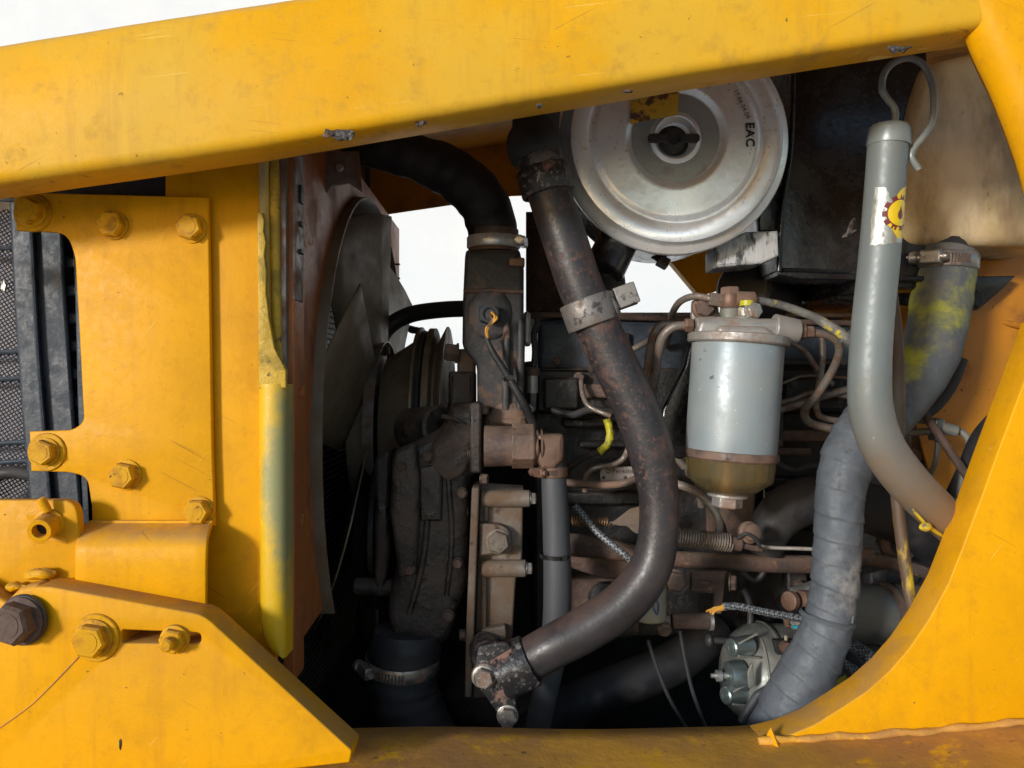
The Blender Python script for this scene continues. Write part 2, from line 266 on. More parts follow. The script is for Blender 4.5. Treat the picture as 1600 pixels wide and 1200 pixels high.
class M:
    def __init__(s): s.v = []; s.f = []
    def add(s, vs, fs):
        o = len(s.v); s.v += [Vector(x) for x in vs]; s.f += [tuple(i+o for i in f) for f in fs]; return s
    def rings(s, rings, cap=True, closed=True):
        n = len(rings[0]); vs = [p for r in rings for p in r]; fs = []
        for i in range(len(rings)-1):
            for j in range(n if closed else n-1):
                a = i*n+j; b = i*n+(j+1) % n; fs.append((a, b, b+n, a+n))
        if cap: fs += [tuple(range(n-1, -1, -1)), tuple(range((len(rings)-1)*n, len(rings)*n))]
        return s.add(vs, fs)
    def box(s, c, sz, rot=None):
        c = Vector(c); x, y, z = (k/2 for k in sz)
        vs = [Vector((i*x, j*y, k*z)) for k in (-1, 1) for j in (-1, 1) for i in (-1, 1)]
        if rot is not None: vs = [rot @ p for p in vs]
        return s.add([c+p for p in vs], [(0, 2, 3, 1), (4, 5, 7, 6), (0, 1, 5, 4), (2, 6, 7, 3), (0, 4, 6, 2), (1, 3, 7, 5)])
    def pbox(s, x0, y0, x1, y1, D0, D1):
        a = P(x0, y0, D0); b = P(x1, y1, D0)
        return s.box(((a.x+b.x)/2, (D0+D1)/2, (a.z+b.z)/2), (abs(b.x-a.x), D1-D0, abs(a.z-b.z)))
    def lathe(s, o, d, prof, seg=48, cap=True):
        u, v, d = frame(d); o = Vector(o); rs = []
        for h, r in prof:
            rs.append([o+d*h+(u*math.cos(2*math.pi*k/seg)+v*math.sin(2*math.pi*k/seg))*max(r, 1e-5) for k in range(seg)])
        return s.rings(rs, cap)
    def cyl(s, a, b, r, seg=24, r2=None, ch=0):
        a = Vector(a); b = Vector(b); L = (b-a).length; r2 = r if r2 is None else r2
        pr = [(0, r), (L, r2)] if not ch else [(0, r-ch), (ch, r), (L-ch, r2), (L, r2-ch)]
        return s.lathe(a, b-a, pr, seg)
    def tube(s, pts, seg=20, n=8, fn=None, cap=True, flat=1.0):
        sp = smooth_path(pts, n); u = None; rs = []; acc = 0
        for i, (p, r) in enumerate(sp):
            d = (sp[min(i+1, len(sp)-1)][0]-sp[max(i-1, 0)][0]).normalized()
            if i: acc += (p-sp[i-1][0]).length
            if u is None: u = frame(d)[0]
            u = (u-d*u.dot(d)).normalized(); v = d.cross(u)
            rs.append([p+(u*math.cos(2*math.pi*k/seg)+v*math.sin(2*math.pi*k/seg)*flat)*(r*(fn(acc, k/seg) if fn else 1)) for k in range(seg)])
        return s.rings(rs, cap)
    def hexa(s, c, d, r, h, rot=0., ch=.18):
        u, v, d = frame(d); c = Vector(c); rs = []
        for hh, rr in ((0, r), (h*(1-ch), r), (h, r*.86)):
            rs.append([c+d*hh+(u*math.cos(math.pi/3*k+rot)+v*math.sin(math.pi/3*k+rot))*rr for k in range(6)])
        return s.rings(rs)
    def ell(s, c, sz, seg=16, rot=None):
        rs = []
        for i in range(seg//2+1):
            a = math.pi*i/(seg//2)
            rs.append([Vector((math.sin(a)*math.cos(2*math.pi*k/seg)*sz[0]+1e-6*k, math.sin(a)*math.sin(2*math.pi*k/seg)*sz[1], math.cos(a)*sz[2])) for k in range(seg)])
        if rot is not None: rs = [[rot @ p for p in r] for r in rs]
        return s.rings([[Vector(c)+p for p in r] for r in rs], cap=False)
    def wobble(s, amp, scale, seed=0.):
        for i, p in enumerate(s.v):
            n = noise.noise_vector(p*scale+Vector((seed, seed, seed))); s.v[i] = p+n*amp
        return s
    def plate(s, pts, th, bev=.001, holes=(), plane='XZ', off=0., res=2):
        """pts: 2-D polygon; plane XZ: front face at y=off (towards camera), thickness goes back"""
        cu = bpy.data.curves.new('tmp', 'CURVE'); cu.dimensions = '2D'; cu.fill_mode = 'BOTH'
        for poly in (pts,)+tuple(holes):
            sp = cu.splines.new('POLY'); sp.points.add(len(poly)-1); sp.use_cyclic_u = True
            for k, q in enumerate(poly): sp.points[k].co = (q[0], q[1], 0, 1)
        cu.extrude = max(th/2-bev, 1e-5); cu.bevel_depth = bev; cu.bevel_resolution = res; cu.offset = -bev
        o = bpy.data.objects.new('tmp', cu); COL.objects.link(o)
        dg = bpy.context.evaluated_depsgraph_get(); me = bpy.data.meshes.new_from_object(o.evaluated_get(dg))
        vs = []
        for q in me.vertices:
            x, y, z = q.co
            vs.append(Vector((x, off+th/2-z, y)) if plane == 'XZ' else Vector((off+z-th/2, x, y)) if plane == 'YZ' else Vector((x, y, off+z-th/2)))
        s.add(vs, [tuple(p.vertices) for p in me.polygons])
        bpy.data.objects.remove(o); bpy.data.meshes.remove(me); bpy.data.curves.remove(cu)
        return s
    def pplate(s, pix, D, th, bev=.001, holes=(), rad=0):
        g = lambda poly: [(P(q[0], q[1], D).x, P(q[0], q[1], D).z) for q in fillet(poly, rad)]
        return s.plate(g(pix), th, bev, tuple(g(h) for h in holes), 'XZ', D)
def fillet(poly, rad, n=5):
    """round polygon corners; a vertex may carry its own radius as a 3rd value"""
    out = []; m = len(poly)
    for i, q in enumerate(poly):
        r = q[2] if len(q) > 2 else rad
        p = Vector(q[:2]); a = Vector(poly[i-1][:2]); b = Vector(poly[(i+1) % m][:2])
        if r <= 0: out.append((p.x, p.y)); continue
        da = (a-p); db = (b-p); k = min(r, da.length*.48, db.length*.48)
        A = p+da.normalized()*k; B = p+db.normalized()*k
        for j in range(n+1):
            t = j/n; c = A*(1-t)**2+p*2*t*(1-t)+B*t*t; out.append((c.x, c.y))
    return out
def circ(cx, cy, r, n=24, a0=0): return [(cx+r*math.cos(a0+2*math.pi*k/n), cy+r*math.sin(a0+2*math.pi*k/n)) for k in range(n)]

WORLD = {}
def obj(name, m, mt, parent=None, smooth=True, bev=0., sharp=38, kind=None, label=None):
    vs = m.v; c = Vector((0, 0, 0))
    lo = Vector([min(p[k] for p in vs) for k in range(3)]); hi = Vector([max(p[k] for p in vs) for k in range(3)])
    c = (lo+hi)/2; c.z = lo.z
    me = bpy.data.meshes.new(name); me.from_pydata([p-c for p in vs], [], m.f); me.update()
    bmm = bmesh.new(); bmm.from_mesh(me); bmesh.ops.remove_doubles(bmm, verts=bmm.verts, dist=1e-6)
    bmesh.ops.recalc_face_normals(bmm, faces=bmm.faces); bmm.to_mesh(me); bmm.free()
    if smooth:
        for p in me.polygons: p.use_smooth = True
        me.set_sharp_from_angle(angle=R(sharp))
    me.materials.append(MATS[mt])
    o = bpy.data.objects.new(name, me); COL.objects.link(o); WORLD[o.name] = c
    if parent: o.parent = parent
    if bev:
        b = o.modifiers.new('bevel', 'BEVEL'); b.width = bev; b.segments = 2; b.limit_method = 'ANGLE'; b.angle_limit = R(35)
    if kind: o['kind'] = kind
    if label: o['label'] = label
    return o
def thing(name, label, cat, group=None):
    o = bpy.data.objects.new(name, None); o.empty_display_size = .02; COL.objects.link(o)
    o['label'] = label; o['category'] = cat
    if group: o['group'] = group
    WORLD[o.name] = None; return o
def tag(o, label, cat, group=None, kind=None):
    if label: o['label'] = label
    if cat: o['category'] = cat
    if group: o['group'] = group
    if kind: o['kind'] = kind
    return o
def text(name, body, size, mt, mapf, parent, ext=.0002, sx=1.0, align='CENTER', bold=0.):
    cu = bpy.data.curves.new('tmp', 'FONT'); cu.offset = bold; cu.body = body; cu.size = size; cu.extrude = ext; cu.align_x = align; cu.align_y = 'CENTER'
    cu.space_character = sx
    o = bpy.data.objects.new('tmp', cu); COL.objects.link(o)
    dg = bpy.context.evaluated_depsgraph_get(); me = bpy.data.meshes.new_from_object(o.evaluated_get(dg))
    m = M(); m.add([mapf(v.co.x, v.co.y, v.co.z) for v in me.vertices], [tuple(p.vertices) for p in me.polygons])
    bpy.data.objects.remove(o); bpy.data.meshes.remove(me); bpy.data.curves.remove(cu)
    return obj(name, m, mt, parent, smooth=False)
def tp(pts, r=None):
    """pixel path (px,py,D[,rpx]) -> (vec, radius m)"""
    return [(P(q[0], q[1], q[2]), (q[3] if len(q) > 3 else r)*q[2]/F) for q in pts]
CAMD = Vector((0, -1, 0))
def bolt(c, r, mt, parent, d=CAMD, h=None, washer=0, rot=.2, wmt=None, flange=True, name='bolt', studs=0):
    d = Vector(d).normalized(); h = h or r*.75; c = Vector(c); z = 0
    wt = r*.18
    m = M()
    base = c+d*(wt if washer else 0)
    if flange: m.lathe(base, d, [(0, r*1.12), (r*.14, r*1.12), (r*.2, r*.98)], 28)
    m.hexa(base+d*r*.1, d, r, h, rot)
    m.lathe(base+d*h, d, [(0, r*.6), (r*.13, r*.58)], 20)
    if studs: m.lathe(base+d*h, d, [(0, studs), (studs*1.6, studs), (studs*1.9, studs*.7)], 20)
    o = obj(name, m, mt, parent, sharp=30)
    if washer:
        k = M(); k.lathe(c-d*.0005, d, [(0, washer), (wt*.8, washer), (wt+.0005, washer*.96)], 40)
        obj('washer', k, wmt or mt, o, sharp=30)
    return o
def hose_clamp(c, ax, r, wd, label, sa, mt='clamp_steel', group=None, side=1):
    t = thing('hose_clamp', label, 'hose clamp', group)
    ax = Vector(ax).normalized(); c = Vector(c)
    m = M(); m.lathe(c-ax*wd/2, ax, [(0, r*.99), (0, r+.0004), (wd*.1, r+.0014), (wd*.9, r+.0014), (wd, r+.0004), (wd, r*.99)], 48, cap=False)
    obj('band', m, mt, t)
    u = Vector(sa); u = (u-ax*u.dot(ax)).normalized(); v = ax.cross(u)*side
    k = M()
    for i in range(9):
        a = .35+i*.09; dd = u*math.cos(a)+v*math.sin(a); tt = -u*math.sin(a)+v*math.cos(a)
        k.box(c+dd*(r+.0017), (wd*.55, .0012, .0012), Matrix((ax, tt, dd)).transposed())
    obj('thread_slots', k, 'brown_rust', t)
    s = M(); hc = c+u*(r+wd*.38); s.box(hc, (wd*.9, wd*1.3, wd*.62), Matrix((ax, v, u)).transposed())
    obj('screw_housing', s, mt, t, bev=wd*.12)
    s = M(); s.lathe(hc-v*wd*1.3, v, [(0, wd*.3), (wd*.1, wd*.42), (wd*.5, wd*.42), (wd*.55, wd*.3), (wd*2.2, wd*.28), (wd*2.3, wd*.2)], 16)
    s.box(hc-v*wd*1.31, (wd*.12, wd*.06, wd*.8), Matrix((ax, v, u)).transposed())
    obj('screw', s, mt, t)
    return t

# ============================================================ the place behind
g = M(); g.box((0, 20, -.02), (120, 120, .04)); tag(obj('ground', g, 'concrete'), 'pale concrete yard floor under the machine', None, kind='structure')
bw = thing('sky_backdrop', 'plain white backdrop wall far behind the machine, standing in for overexposed sky', 'wall')
g = M(); g.box((0, 7.15, 3.0), (40, .3, 6.0)); obj('backdrop_panel', g, 'backdrop_white', bw)  # white backdrop added so the gaps read as blown-out sky

# ============================================================ bonnet side (top beam) and roof
def lerpx(tab, x):
    if x <= tab[0][0]: (a, b), (c, d) = tab[0], tab[1]
    elif x >= tab[-1][0]: (a, b), (c, d) = tab[-2], tab[-1]
    else:
        for i in range(len(tab)-1):
            if tab[i][0] <= x <= tab[i+1][0]: (a, b), (c, d) = tab[i], tab[i+1]; break
    return b+(d-b)*(x-a)/(c-a)
BOT = [(0, 305), (400, 251), (800, 186), (1100, 138), (1530, 74)]
TOP = [(0, 63), (400, 0), (1600, -186)]
bon = thing('bonnet', 'yellow painted engine bonnet with scuffed side edge crossing above the engine bay', 'bonnet')
m = M(); rs = []
for i in range(121):
    px = -330+i*17.0
    if px > 1620: break
    x = (px-800)/F*.60
    zb = (600-lerpx(BOT, px))/F*.633; zt = (600-lerpx(TOP, px))/F*.60
    pr = [(x, .637, zb+.012), (x, .637, zb+.002), (x, .634, zb), (x, .610, zb-.0005)]
    for k in range(6):
        a = k/5*math.pi/2; pr.append((x, .604-.009*math.sin(a), zb+.009-.009*math.cos(a)))
    for k in range(1, 12):
        t = k/12; pr.append((x, .595-.004*math.sin(t*math.pi)+.004*t, zb+.009+(zt-.012-zb-.009)*t))
    for k in range(6):
        a = k/5*math.pi/2; pr.append((x, .611-.012*math.cos(a), zt-.012+.012*math.sin(a)))
    pr = [Vector(p) for p in pr]
    for q in pr: q.y += noise.noise(Vector((q.x*7, q.z*9, 3)))*.0016+noise.noise(Vector((q.x*26, q.z*26, 8)))*.0005
    rs.append(pr)
n = len(rs[0]); vs = [p for r_ in rs for p in r_]; fs = [(i*n+j, i*n+j+1, (i+1)*n+j+1, (i+1)*n+j) for i in range(len(rs)-1) for j in range(n-1)]
m.add(vs, fs); sp_ = obj('side_panel', m, 'yellow_worn', bon, sharp=60)
so = sp_.modifiers.new('t', 'SOLIDIFY'); so.thickness = .002; so.offset = -1
m = M()
for x0, x1 in ((-.80, 1.1),):
    za = (600-lerpx(TOP, (x0*F/.6)+800))/F*.60; zb_ = (600-lerpx(TOP, (x1*F/.6)+800))/F*.60
    m.add([(x0, .612, H*0+za-.004), (x1, .612, zb_-.004), (x1, 1.46, zb_+.126), (x0, 1.46, za+.126),
           (x0, .612, za-.0075), (x1, .612, zb_-.0075), (x1, 1.46, zb_+.1225), (x0, 1.46, za+.1225)],
          [(0, 1, 2, 3), (7, 6, 5, 4), (0, 4, 5, 1), (1, 5, 6, 2), (2, 6, 7, 3), (3, 7, 4, 0)])
obj('roof_panel', m, 'yellow_shaded', bon)
# far side of the bonnet, seen from inside
m = M(); fpts = [(-150, 405), (590, 337), (800, 306), (1020, 290), (1800, 280), (1800, 215), (800, 345-55-10), (-150, 405-30)]
ztop = lambda x: (600-lerpx(TOP, (x*F/.6)+800))/F*.60+H+.1235
q_ = [(P(a, b, 1.45).x, P(a, b, 1.45).z) for a, b in ((-150, 405), (590, 337), (800, 306), (1020, 300), (1800, 280))]
m.plate(q_+[(q_[-1][0], ztop(q_[-1][0])), (q_[0][0], ztop(q_[0][0]))], .004, .001, (), 'XZ', 1.45); obj('far_side_panel', m, 'yellow_shaded', bon)
m = M(); m.pbox(570, 225, 577, 330, 1.435, 1.45); obj('seam_strip', m, 'dark_line', bon)
for o in bon.children: 
    if o.name != 'far_side_panel' and o.name != 'seam_strip': WORLD[o.name].z += H
# chipped spots on the lower edge
for (cx, cy, sx, sy) in ((528, 214, 26, 7), (1408, 80, 20, 5), (845, 170, 6, 2), (655, 196, 7, 2), (980, 148, 6, 2)):
    m = M(); c = P(cx, cy, .5925); c.y = .5975 if cx < 600 else .5965; c.z += .0035; m.ell(c, (sx*.6/F, .0020, sy*.6/F), 28); m.wobble(.0030, 210, cx); m.wobble(.0012, 700, cx)
    obj('paint_chip', m, 'chipped', bon)

# right cab pillar
pil = thing('cab_pillar', 'smooth yellow cab corner panel sloping down in the upper right corner', 'cab panel')
m = M(); rs = []
edge = [(1440, -110), (1500, 0), (1532, 76), (1562, 140), (1592, 218), (1614, 290), (1640, 420)]
sp0 = smooth_path([(P(a, b, .600), 0) for a, b in edge], 8)
for (p, _) in sp0:
    ring = [p+Vector((.012, .030, 0))]
    for k in range(7):
        a = k/6*math.pi/2; ring.append(p+Vector((.022-.022*math.cos(a), .022-.022*math.sin(a)-.010, 0)))
    ring += [p+Vector((.08, -.014, 0)), p+Vector((.25, -.01, 0))]
    rs.append(ring)
n = len(rs[0]); m.add([p for r_ in rs for p in r_], [(i*n+j, i*n+j+1, (i+1)*n+j+1, (i+1)*n+j) for i in range(len(rs)-1) for j in range(n-1)])
q = obj('corner_panel', m, 'yellow_paint', pil, sharp=70); so = q.modifiers.new('t', 'SOLIDIFY'); so.thickness = .002

# ============================================================ front frame: right side panel, ledge
fr = thing('chassis_side_plate', 'yellow chassis side plate with curved cut-out edge and dirty ledge below the engine', 'chassis plate')
FE = [(1635, 500), (1600, 597), (1557, 712), (1530, 787), (1500, 866), (1482, 912), (1451, 969), (1421, 1013), (1390, 1049), (1355, 1080), (1317, 1105), (1272, 1133), (1230, 1150), (1190, 1160)]
m = M(); m.pplate(FE+[(1190, 1175), (1800, 1175), (1800, 500)], .70, .036, .0016)
obj('side_plate', m, 'yellow_paint', fr)
def ledge_z(x): return H-.3163+max(0, x-.20)*.075-(.0012*math.sin(x*23))
m = M(); rs = []
for i in range(60):
    x = -.62+i*.0235; z = ledge_z(x)
    rs.append([Vector((x, .738, z-.05)), Vector((x, .739, z-.003)), Vector((x, .736, z)), Vector((x, .71, z+.0005)), Vector((x, .66, z-.0005)), Vector((x, .60, z)), Vector((x, .56, z)), Vector((x, .545, z-.006)), Vector((x, .545, z-.1))])
n = len(rs[0]); m.add([p for r_ in rs for p in r_], [(i*n+j, i*n+j+1, (i+1)*n+j+1, (i+1)*n+j) for i in range(len(rs)-1) for j in range(n-1)])
obj('ledge', m, 'yellow_dirty', fr, sharp=50)
# weld bead between plate and ledge and the small burr
m = M(); pts = []
for i in range(26):
    x = .215+i*.0145; pts.append((Vector((x, .6985-.001*math.sin(i*2.1), ledge_z(x)+.002+.0008*math.sin(i*1.7))), (.0032+.0007*math.sin(i*2.7))))
m.tube(pts, 12, 3); m.wobble(.0012, 160, 4); obj('weld_bead', m, 'yellow_dirty', fr)
m = M(); a = P(1205, 1150, .70); m.add([a+Vector((-.006, .002, -.004)), a+Vector((.008, .001, -.004)), a+Vector((.003, -.012, -.006)), a+Vector((-.001, -.001, .009))], [(0, 1, 2), (0, 1, 3), (1, 2, 3), (0, 2, 3)])
obj('weld_burr', m, 'yellow_paint', fr, smooth=False, bev=.0008)

# ============================================================ left plates
def lip_plate():
    """main radiator mounting plate with stepped foot"""
    out = [(20, 300), (325, 308), (328, 500), (331, 700), (335, 812), (335, 822),
           (144, 822), (143, 790, 0), (136, 745, 22), (108, 738, 8), (48, 736), (46, 674), (112, 672, 8), (131, 660, 14), (124, 520), (117, 400, 10), (104, 364, 26), (60, 361), (25, 360)]
    return out
mp = thing('mounting_plate', 'yellow bolted plate with two rounded side notches and a stepped lower foot', 'mounting plate')
m = M(); m.pplate([(a[0], a[1], a[2] if len(a) > 2 else 0) for a in lip_plate()], .690, .006, .0012)
obj('plate', m, 'yellow_paint', mp)
# stepped foot: loft from plate bottom, outwards, then down
m = M(); rs = []
xs = [(144, 335), (140, 334), (133, 331), (127, 329), (124, 327), (123, 326), (122, 326), (122, 325), (122, 325)]
prof = [(0, 812), (.0, 820), (.004, 826), (.013, 834), (.021, 841), (.0255, 848), (.028, 858), (.028, 880), (.028, 950)]
for (dy, y), (xa, xb) in zip(prof, xs):
    D = .690-dy
    A = P(xa, y, D); B = P(xb, y, D)
    rs.append([A.lerp(B, k/10)+Vector((0, 0, 0)) for k in range(11)])
n = 11; m.add([p for r_ in rs for p in r_], [(i*n+j, i*n+j+1, (i+1)*n+j+1, (i+1)*n+j) for i in range(len(rs)-1) for j in range(n-1)])
q = obj('stepped_foot', m, 'yellow_paint', mp, sharp=70); so = q.modifiers.new('t', 'SOLIDIFY'); so.thickness = .005; so.offset = -1
bv = q.modifiers.new('b', 'BEVEL'); bv.width = .001; bv.segments = 2
bolt(P(52, 333, .690), .0115, 'yellow_bolt', mp, washer=.0165, rot=.5)
bolt(P(178, 352, .690), .0115, 'yellow_bolt', mp, rot=.1)
bolt(P(300, 357, .690), .0115, 'yellow_bolt', mp, rot=.25)
bolt(P(74, 706, .690), .0110, 'yellow_bolt', mp, washer=.0165, rot=.4)
bolt(P(198, 742, .690), .0118, 'yellow_bolt', mp, rot=.2, h=.011)
bolt(P(312, 798, .690), .0112, 'yellow_bolt', mp, rot=.0, h=.010)

rc = thing('radiator_column', 'glossy yellow upright panel between the bolted plate and the taped flange', 'side panel')
m = M(); m.pplate([(258, 255), (420, 235), (430, 1000), (432, 1040), (340, 1040), (250, 930), (258, 400)], .6985, .006, .001)
obj('panel', m, 'yellow_paint', rc)
m = M(); m.pplate([(-60, 250), (258, 262), (258, 330), (-60, 310)], .712, .004, .001); obj('rear_strip', m, 'blue_black', rc)
m = M(); m.pplate([(-60, 262), (247, 300), (258, 275), (258, 400), (-60, 400)], .7035, .004, .0008); 
# rounded flange with overspray
fl = thing('flange_trim', 'rounded yellow flange with green grey overspray and torn seal beside the fan shroud', 'flange')
m = M(); rs = []
yl = [240, 300, 400, 500, 600, 700, 800, 900, 960, 990, 1005, 1014, 1020, 1023]
ins = [0, 0, 0, 0, 0, 0, 0, 0, 0, 3, 8, 16, 26, 36]
for y, q in zip(yl, ins):
    t = (y-240)/785; xl = 400+5*t+q; xr = 447+0*t
    A = P(xl, y, .690); B = P(xr, y+max(0, (1023-y) < 20)*4, .690)
    ring = [A+Vector((0, .03, 0)), A+Vector((0, .005, 0))]
    ring += [A+Vector((.004-.004*math.cos(a), .005-.006*math.sin(a), 0)) for a in (.5, 1.1)]
    ring += [A.lerp(B, k)+Vector((0, -.002-.0035*math.sin(k*math.pi*.9), 0)) for k in (.2, .4, .6, .8)]
    ring += [B+Vector((-.0008, -.001, 0)), B+Vector((0, .001, 0)), B+Vector((0, .03, 0))]
    rs.append(ring)
n = len(rs[0]); m.add([p for r_ in rs[4:] for p in r_], [(i*n+j, i*n+j+1, (i+1)*n+j+1, (i+1)*n+j) for i in range(len(rs)-5) for j in range(n-1)])
m.add([p for p in rs[-1]], [tuple(range(n))])
obj('rounded_flange', m, 'overspray_flange', fl, sharp=60)
m = M(); m.pplate([(401, 232), (447, 232), (447, 605), (404, 605)], .703, .020, .001); obj('flange_web', m, 'bare_steel', fl)
m = M(); m.tube(tp([(412, 240, .698, 8), (413, 350, .698, 8), (414, 450, .698, 8), (418, 540, .698, 8), (425, 600, .698, 7)]), 14, 6); m.wobble(.0006, 150); obj('seal_strip', m, 'overspray', fl)
m = M(); m.tube(tp([(428, 240, .702, 8), (430, 400, .702, 8), (432, 500, .702, 8), (436, 600, .702, 7)]), 14, 6); obj('seal_strip', m, 'yellow_thick', fl)
# torn crusty edge
m = M()
to = [(401, 330), (409, 332), (413, 345), (411, 360), (415, 378), (413, 400), (416, 425), (415, 455), (418, 470), (421, 498), (424, 520), (430, 545), (438, 562), (447, 578), (447, 607), (404, 607), (403, 470)]
m.pplate(to, .6865, .006, .0012); m.wobble(.0009, 130, 5); obj('torn_edge', m, 'yellow_thick', fl)
m = M(); m.pplate([(406, 566), (428, 556), (437, 567), (446, 582), (446, 607), (406, 607)], .6866, .006, .0025); obj('flange_shoulder', m, 'yellow_thick', fl)

# small left bracket plate with spacer tube
lb = thing('hinge_bracket', 'yellow rounded plate with crusted paint and a nut on its face at the left edge', 'bracket')
m = M(); m.pplate([(-60, 781), (120, 781, 26), (124, 860), (118, 960), (-60, 960)], .662, .010, .0018); obj('plate', m, 'yellow_paint', lb)
m = M(); c = P(78, 817, .662); d = Vector((.12, -1, -.18)).normalized()
m.hexa(c, d, .0105, .010, .3); m.lathe(c, d, [(0, .012), (.002, .012), (.003, .010), (.019, .0095), (.0195, .009), (.0195, .0058), (.006, .0055)], 28, cap=False); obj('nut', m, 'yellow_paint', lb)
m = M(); m.lathe(c+d*.0104, d, [(0, .0001), (0, .0057)], 20, cap=False); obj('nut_bore', m, 'print_black', lb)
m = M(); a = P(75, 800, .655); m.cyl(a, a+Vector((-.004, -.003, .012)), .0035, 12, ch=.0008); obj('grease_nipple', m, 'yellow_paint', lb)
m = M(); m.pplate(fillet([(38, 803), (70, 796), (104, 806), (96, 826), (108, 850), (78, 846), (56, 852), (42, 840), (48, 822)], 8), .6616, .003, .0008); m.wobble(.0012, 120, 3); obj('crusted_paint', m, 'yellow_paint', lb)
m = M()
for (a, b, s) in ((62, 897, .015), (26, 916, .010)): m.ell(P(a, b, .654), (s*.9, .006, s*.32))
m.wobble(.0018, 260, 6); obj('weld_lump', m, 'yellow_bolt', lb)

# slotted bracket in front
sb = thing('slotted_bracket', 'thick yellow corner bracket with a slot, dusty top edge and slanted right side', 'bracket')
slot = fillet([(186, 986), (312, 990), (313, 1006), (186, 1003)], 8)
slot = [(190, 984, 4), (314, 989, 8), (314, 1006, 8), (190, 1005, 4)]
m = M()
out = [(-80, 960), (44, 960), (48, 935, 6), (54, 916, 8), (80, 917), (318, 961, 18), (550, 1173, 4), (546, 1192), (-80, 1260)]
gpoly = lambda poly, D: [(P(a, b, D).x, P(a, b, D).z) for a, b in fillet(poly, 0)]
m.plate(gpoly(out, .630), .030, .0014, (gpoly(slot, .630),), 'XZ', .630)
obj('plate', m, 'yellow_paint', sb)
m = M(); m.pbox(180, 975, 325, 1015, .662, .67); obj('slot_backing', m, 'yellow_dirty', sb)
m = M(); m.pplate([(-60, 905), (8, 940), (30, 918, 6), (60, 912, 6), (66, 960), (60, 1010), (-60, 1010)], .638, .02, .004); obj('rear_lug', m, 'yellow_paint', sb)
bolt(P(150, 996, .630), .0135, 'yellow_bolt', sb, washer=.0190, rot=.15, h=.010)
bolt(P(274, 998, .630), .0100, 'yellow_bolt', sb, washer=.0115, rot=.2, h=.007, studs=.0052)
bolt(P(38, 968, .628), .0165, 'brown_rust', sb, d=Vector((-.12, -1, .02)), washer=.0200, rot=.25, h=.014, wmt='dark_line')
m = M(); m.tube([(P(-5, 1140, .6297), .0006), (P(50, 1100, .6297), .0006), (P(110, 1040, .6297), .0006), (P(130, 1018, .6297), .0006)], 6, 4); obj('paint_crack', m, 'yellow_dirty', sb)
m = M(); m.ell(P(188, 1163, .6298), (.0012, .0006, .0045)); m.wobble(.0008, 500); obj('paint_chip', m, 'print_black', sb)


# ============================================================ far left: grille, radiator edge
gr = thing('mesh_grille', 'fine dark woven mesh screen at the far left edge behind a black frame bar', 'grille')
m = M(); x0, x1, z0, z1, D0 = -.62, -.422, H-.135, H+.17, .78
st = .0034
def clipline(a, s):
    pts = []
    # line z = s*(x-x0)+a
    xa, xb = x0, x1; za, zb = a, a+s*(x1-x0)
    if s > 0:
        if za < z0: xa = x0+(z0-a)/s; za = z0
        if zb > z1: xb = x0+(z1-a)/s; zb = z1
    else:
        if za > z1: xa = x0+(z1-a)/s; za = z1
        if zb < z0: xb = x0+(z0-a)/s; zb = z0
    return (xa, za, xb, zb) if xb > xa else None
for s in (.55, -1.4):
    a = z0-.3
    while a < z1+.35:
        L_ = clipline(a, s)
        if L_: m.cyl((L_[0], D0+.0004*(s > 0), L_[1]), (L_[2], D0+.0004*(s > 0), L_[3]), .00062, 4)
        a += st*math.hypot(1, s)
tag(obj('wire_mesh', m, 'mesh_wire', gr), None, None, kind='stuff')
m = M(); m.pbox(-190, 305, 44, 800, .80, .804); obj('condenser_face', m, 'mesh_backing', gr)
for z in (385, 548, 590, 690, 720):
    m = M(); m.tube(tp([(-120, z+10, .776), (0, z+3, .776), (48, z, .776)], 4), 8, 4); obj('cross_bar', m, 'blue_black', gr)
m = M(); m.tube(tp([(-60, 800, .765), (-10, 748, .765), (20, 738, .765), (60, 744, .765)], 10), 14, 8); tag(obj('hose_stub', m, 'rubber_black'), 'short black hose curving past the bottom of the mesh grille', 'hose')
m = M(); a = P(6, 447, .775); m.ell(a, (.003, .0015, .006)); m.wobble(.002, 300); tag(obj('leaf_scrap', m, 'worn_foil'), 'tiny pale dry scrap caught in the mesh grille', 'debris')
cf = thing('cooler_frame', 'blue black upright cooler frame bars showing through the plate notches', 'radiator frame')
m = M(); m.rings([[P(a, y, D) for a, D in ((14+s, .752), (48+s, .752), (48+s, .775), (14+s, .775))] for y, s in ((300, 0), (470, 8), (640, 20), (850, 38))]); obj('frame_bar', m, 'blue_black', cf, bev=.002)
m = M(); m.rings([[P(a, y, D) for a, D in ((47+s, .757), (100+s, .757), (100+s, .79), (47+s, .79))] for y, s in ((300, -4), (470, 4), (640, 16), (850, 34))]); obj('tank_side', m, 'blue_black', cf, bev=.004)
m = M(); m.tube([(P(46, 300, .752), .0022), (P(56, 500, .752), .0022), (P(66, 640, .752), .0022), (P(84, 850, .752), .0022)], 8, 4); obj('tank_seam', m, 'blue_black', cf)
m = M(); m.pbox(80, 300, 180, 850, .80, .83); obj('core', m, 'print_black', cf)
for i in range(12):
    y = 402+i*43.5; s = (y-300)*.072
    m = M(); m.rings([[P(92+s, y, .765), P(122+s, y+2, .765), P(122+s, y+16, .765), P(92+s, y+18, .765)], [P(92+s, y-4, .80), P(122+s, y-2, .80), P(122+s, y+14, .80), P(92+s, y+14, .80)]]); obj('tube_end', m, 'blue_black', cf, bev=.002)
m = M(); m.rings([[P(a+s, y, D) for a, D in ((110, .745), (120, .745), (120, .765), (110, .765))] for y, s in ((340, 2), (470, 8), (640, 12), (850, 22))]); obj('edge_strip', m, 'blue_black', cf, bev=.001)

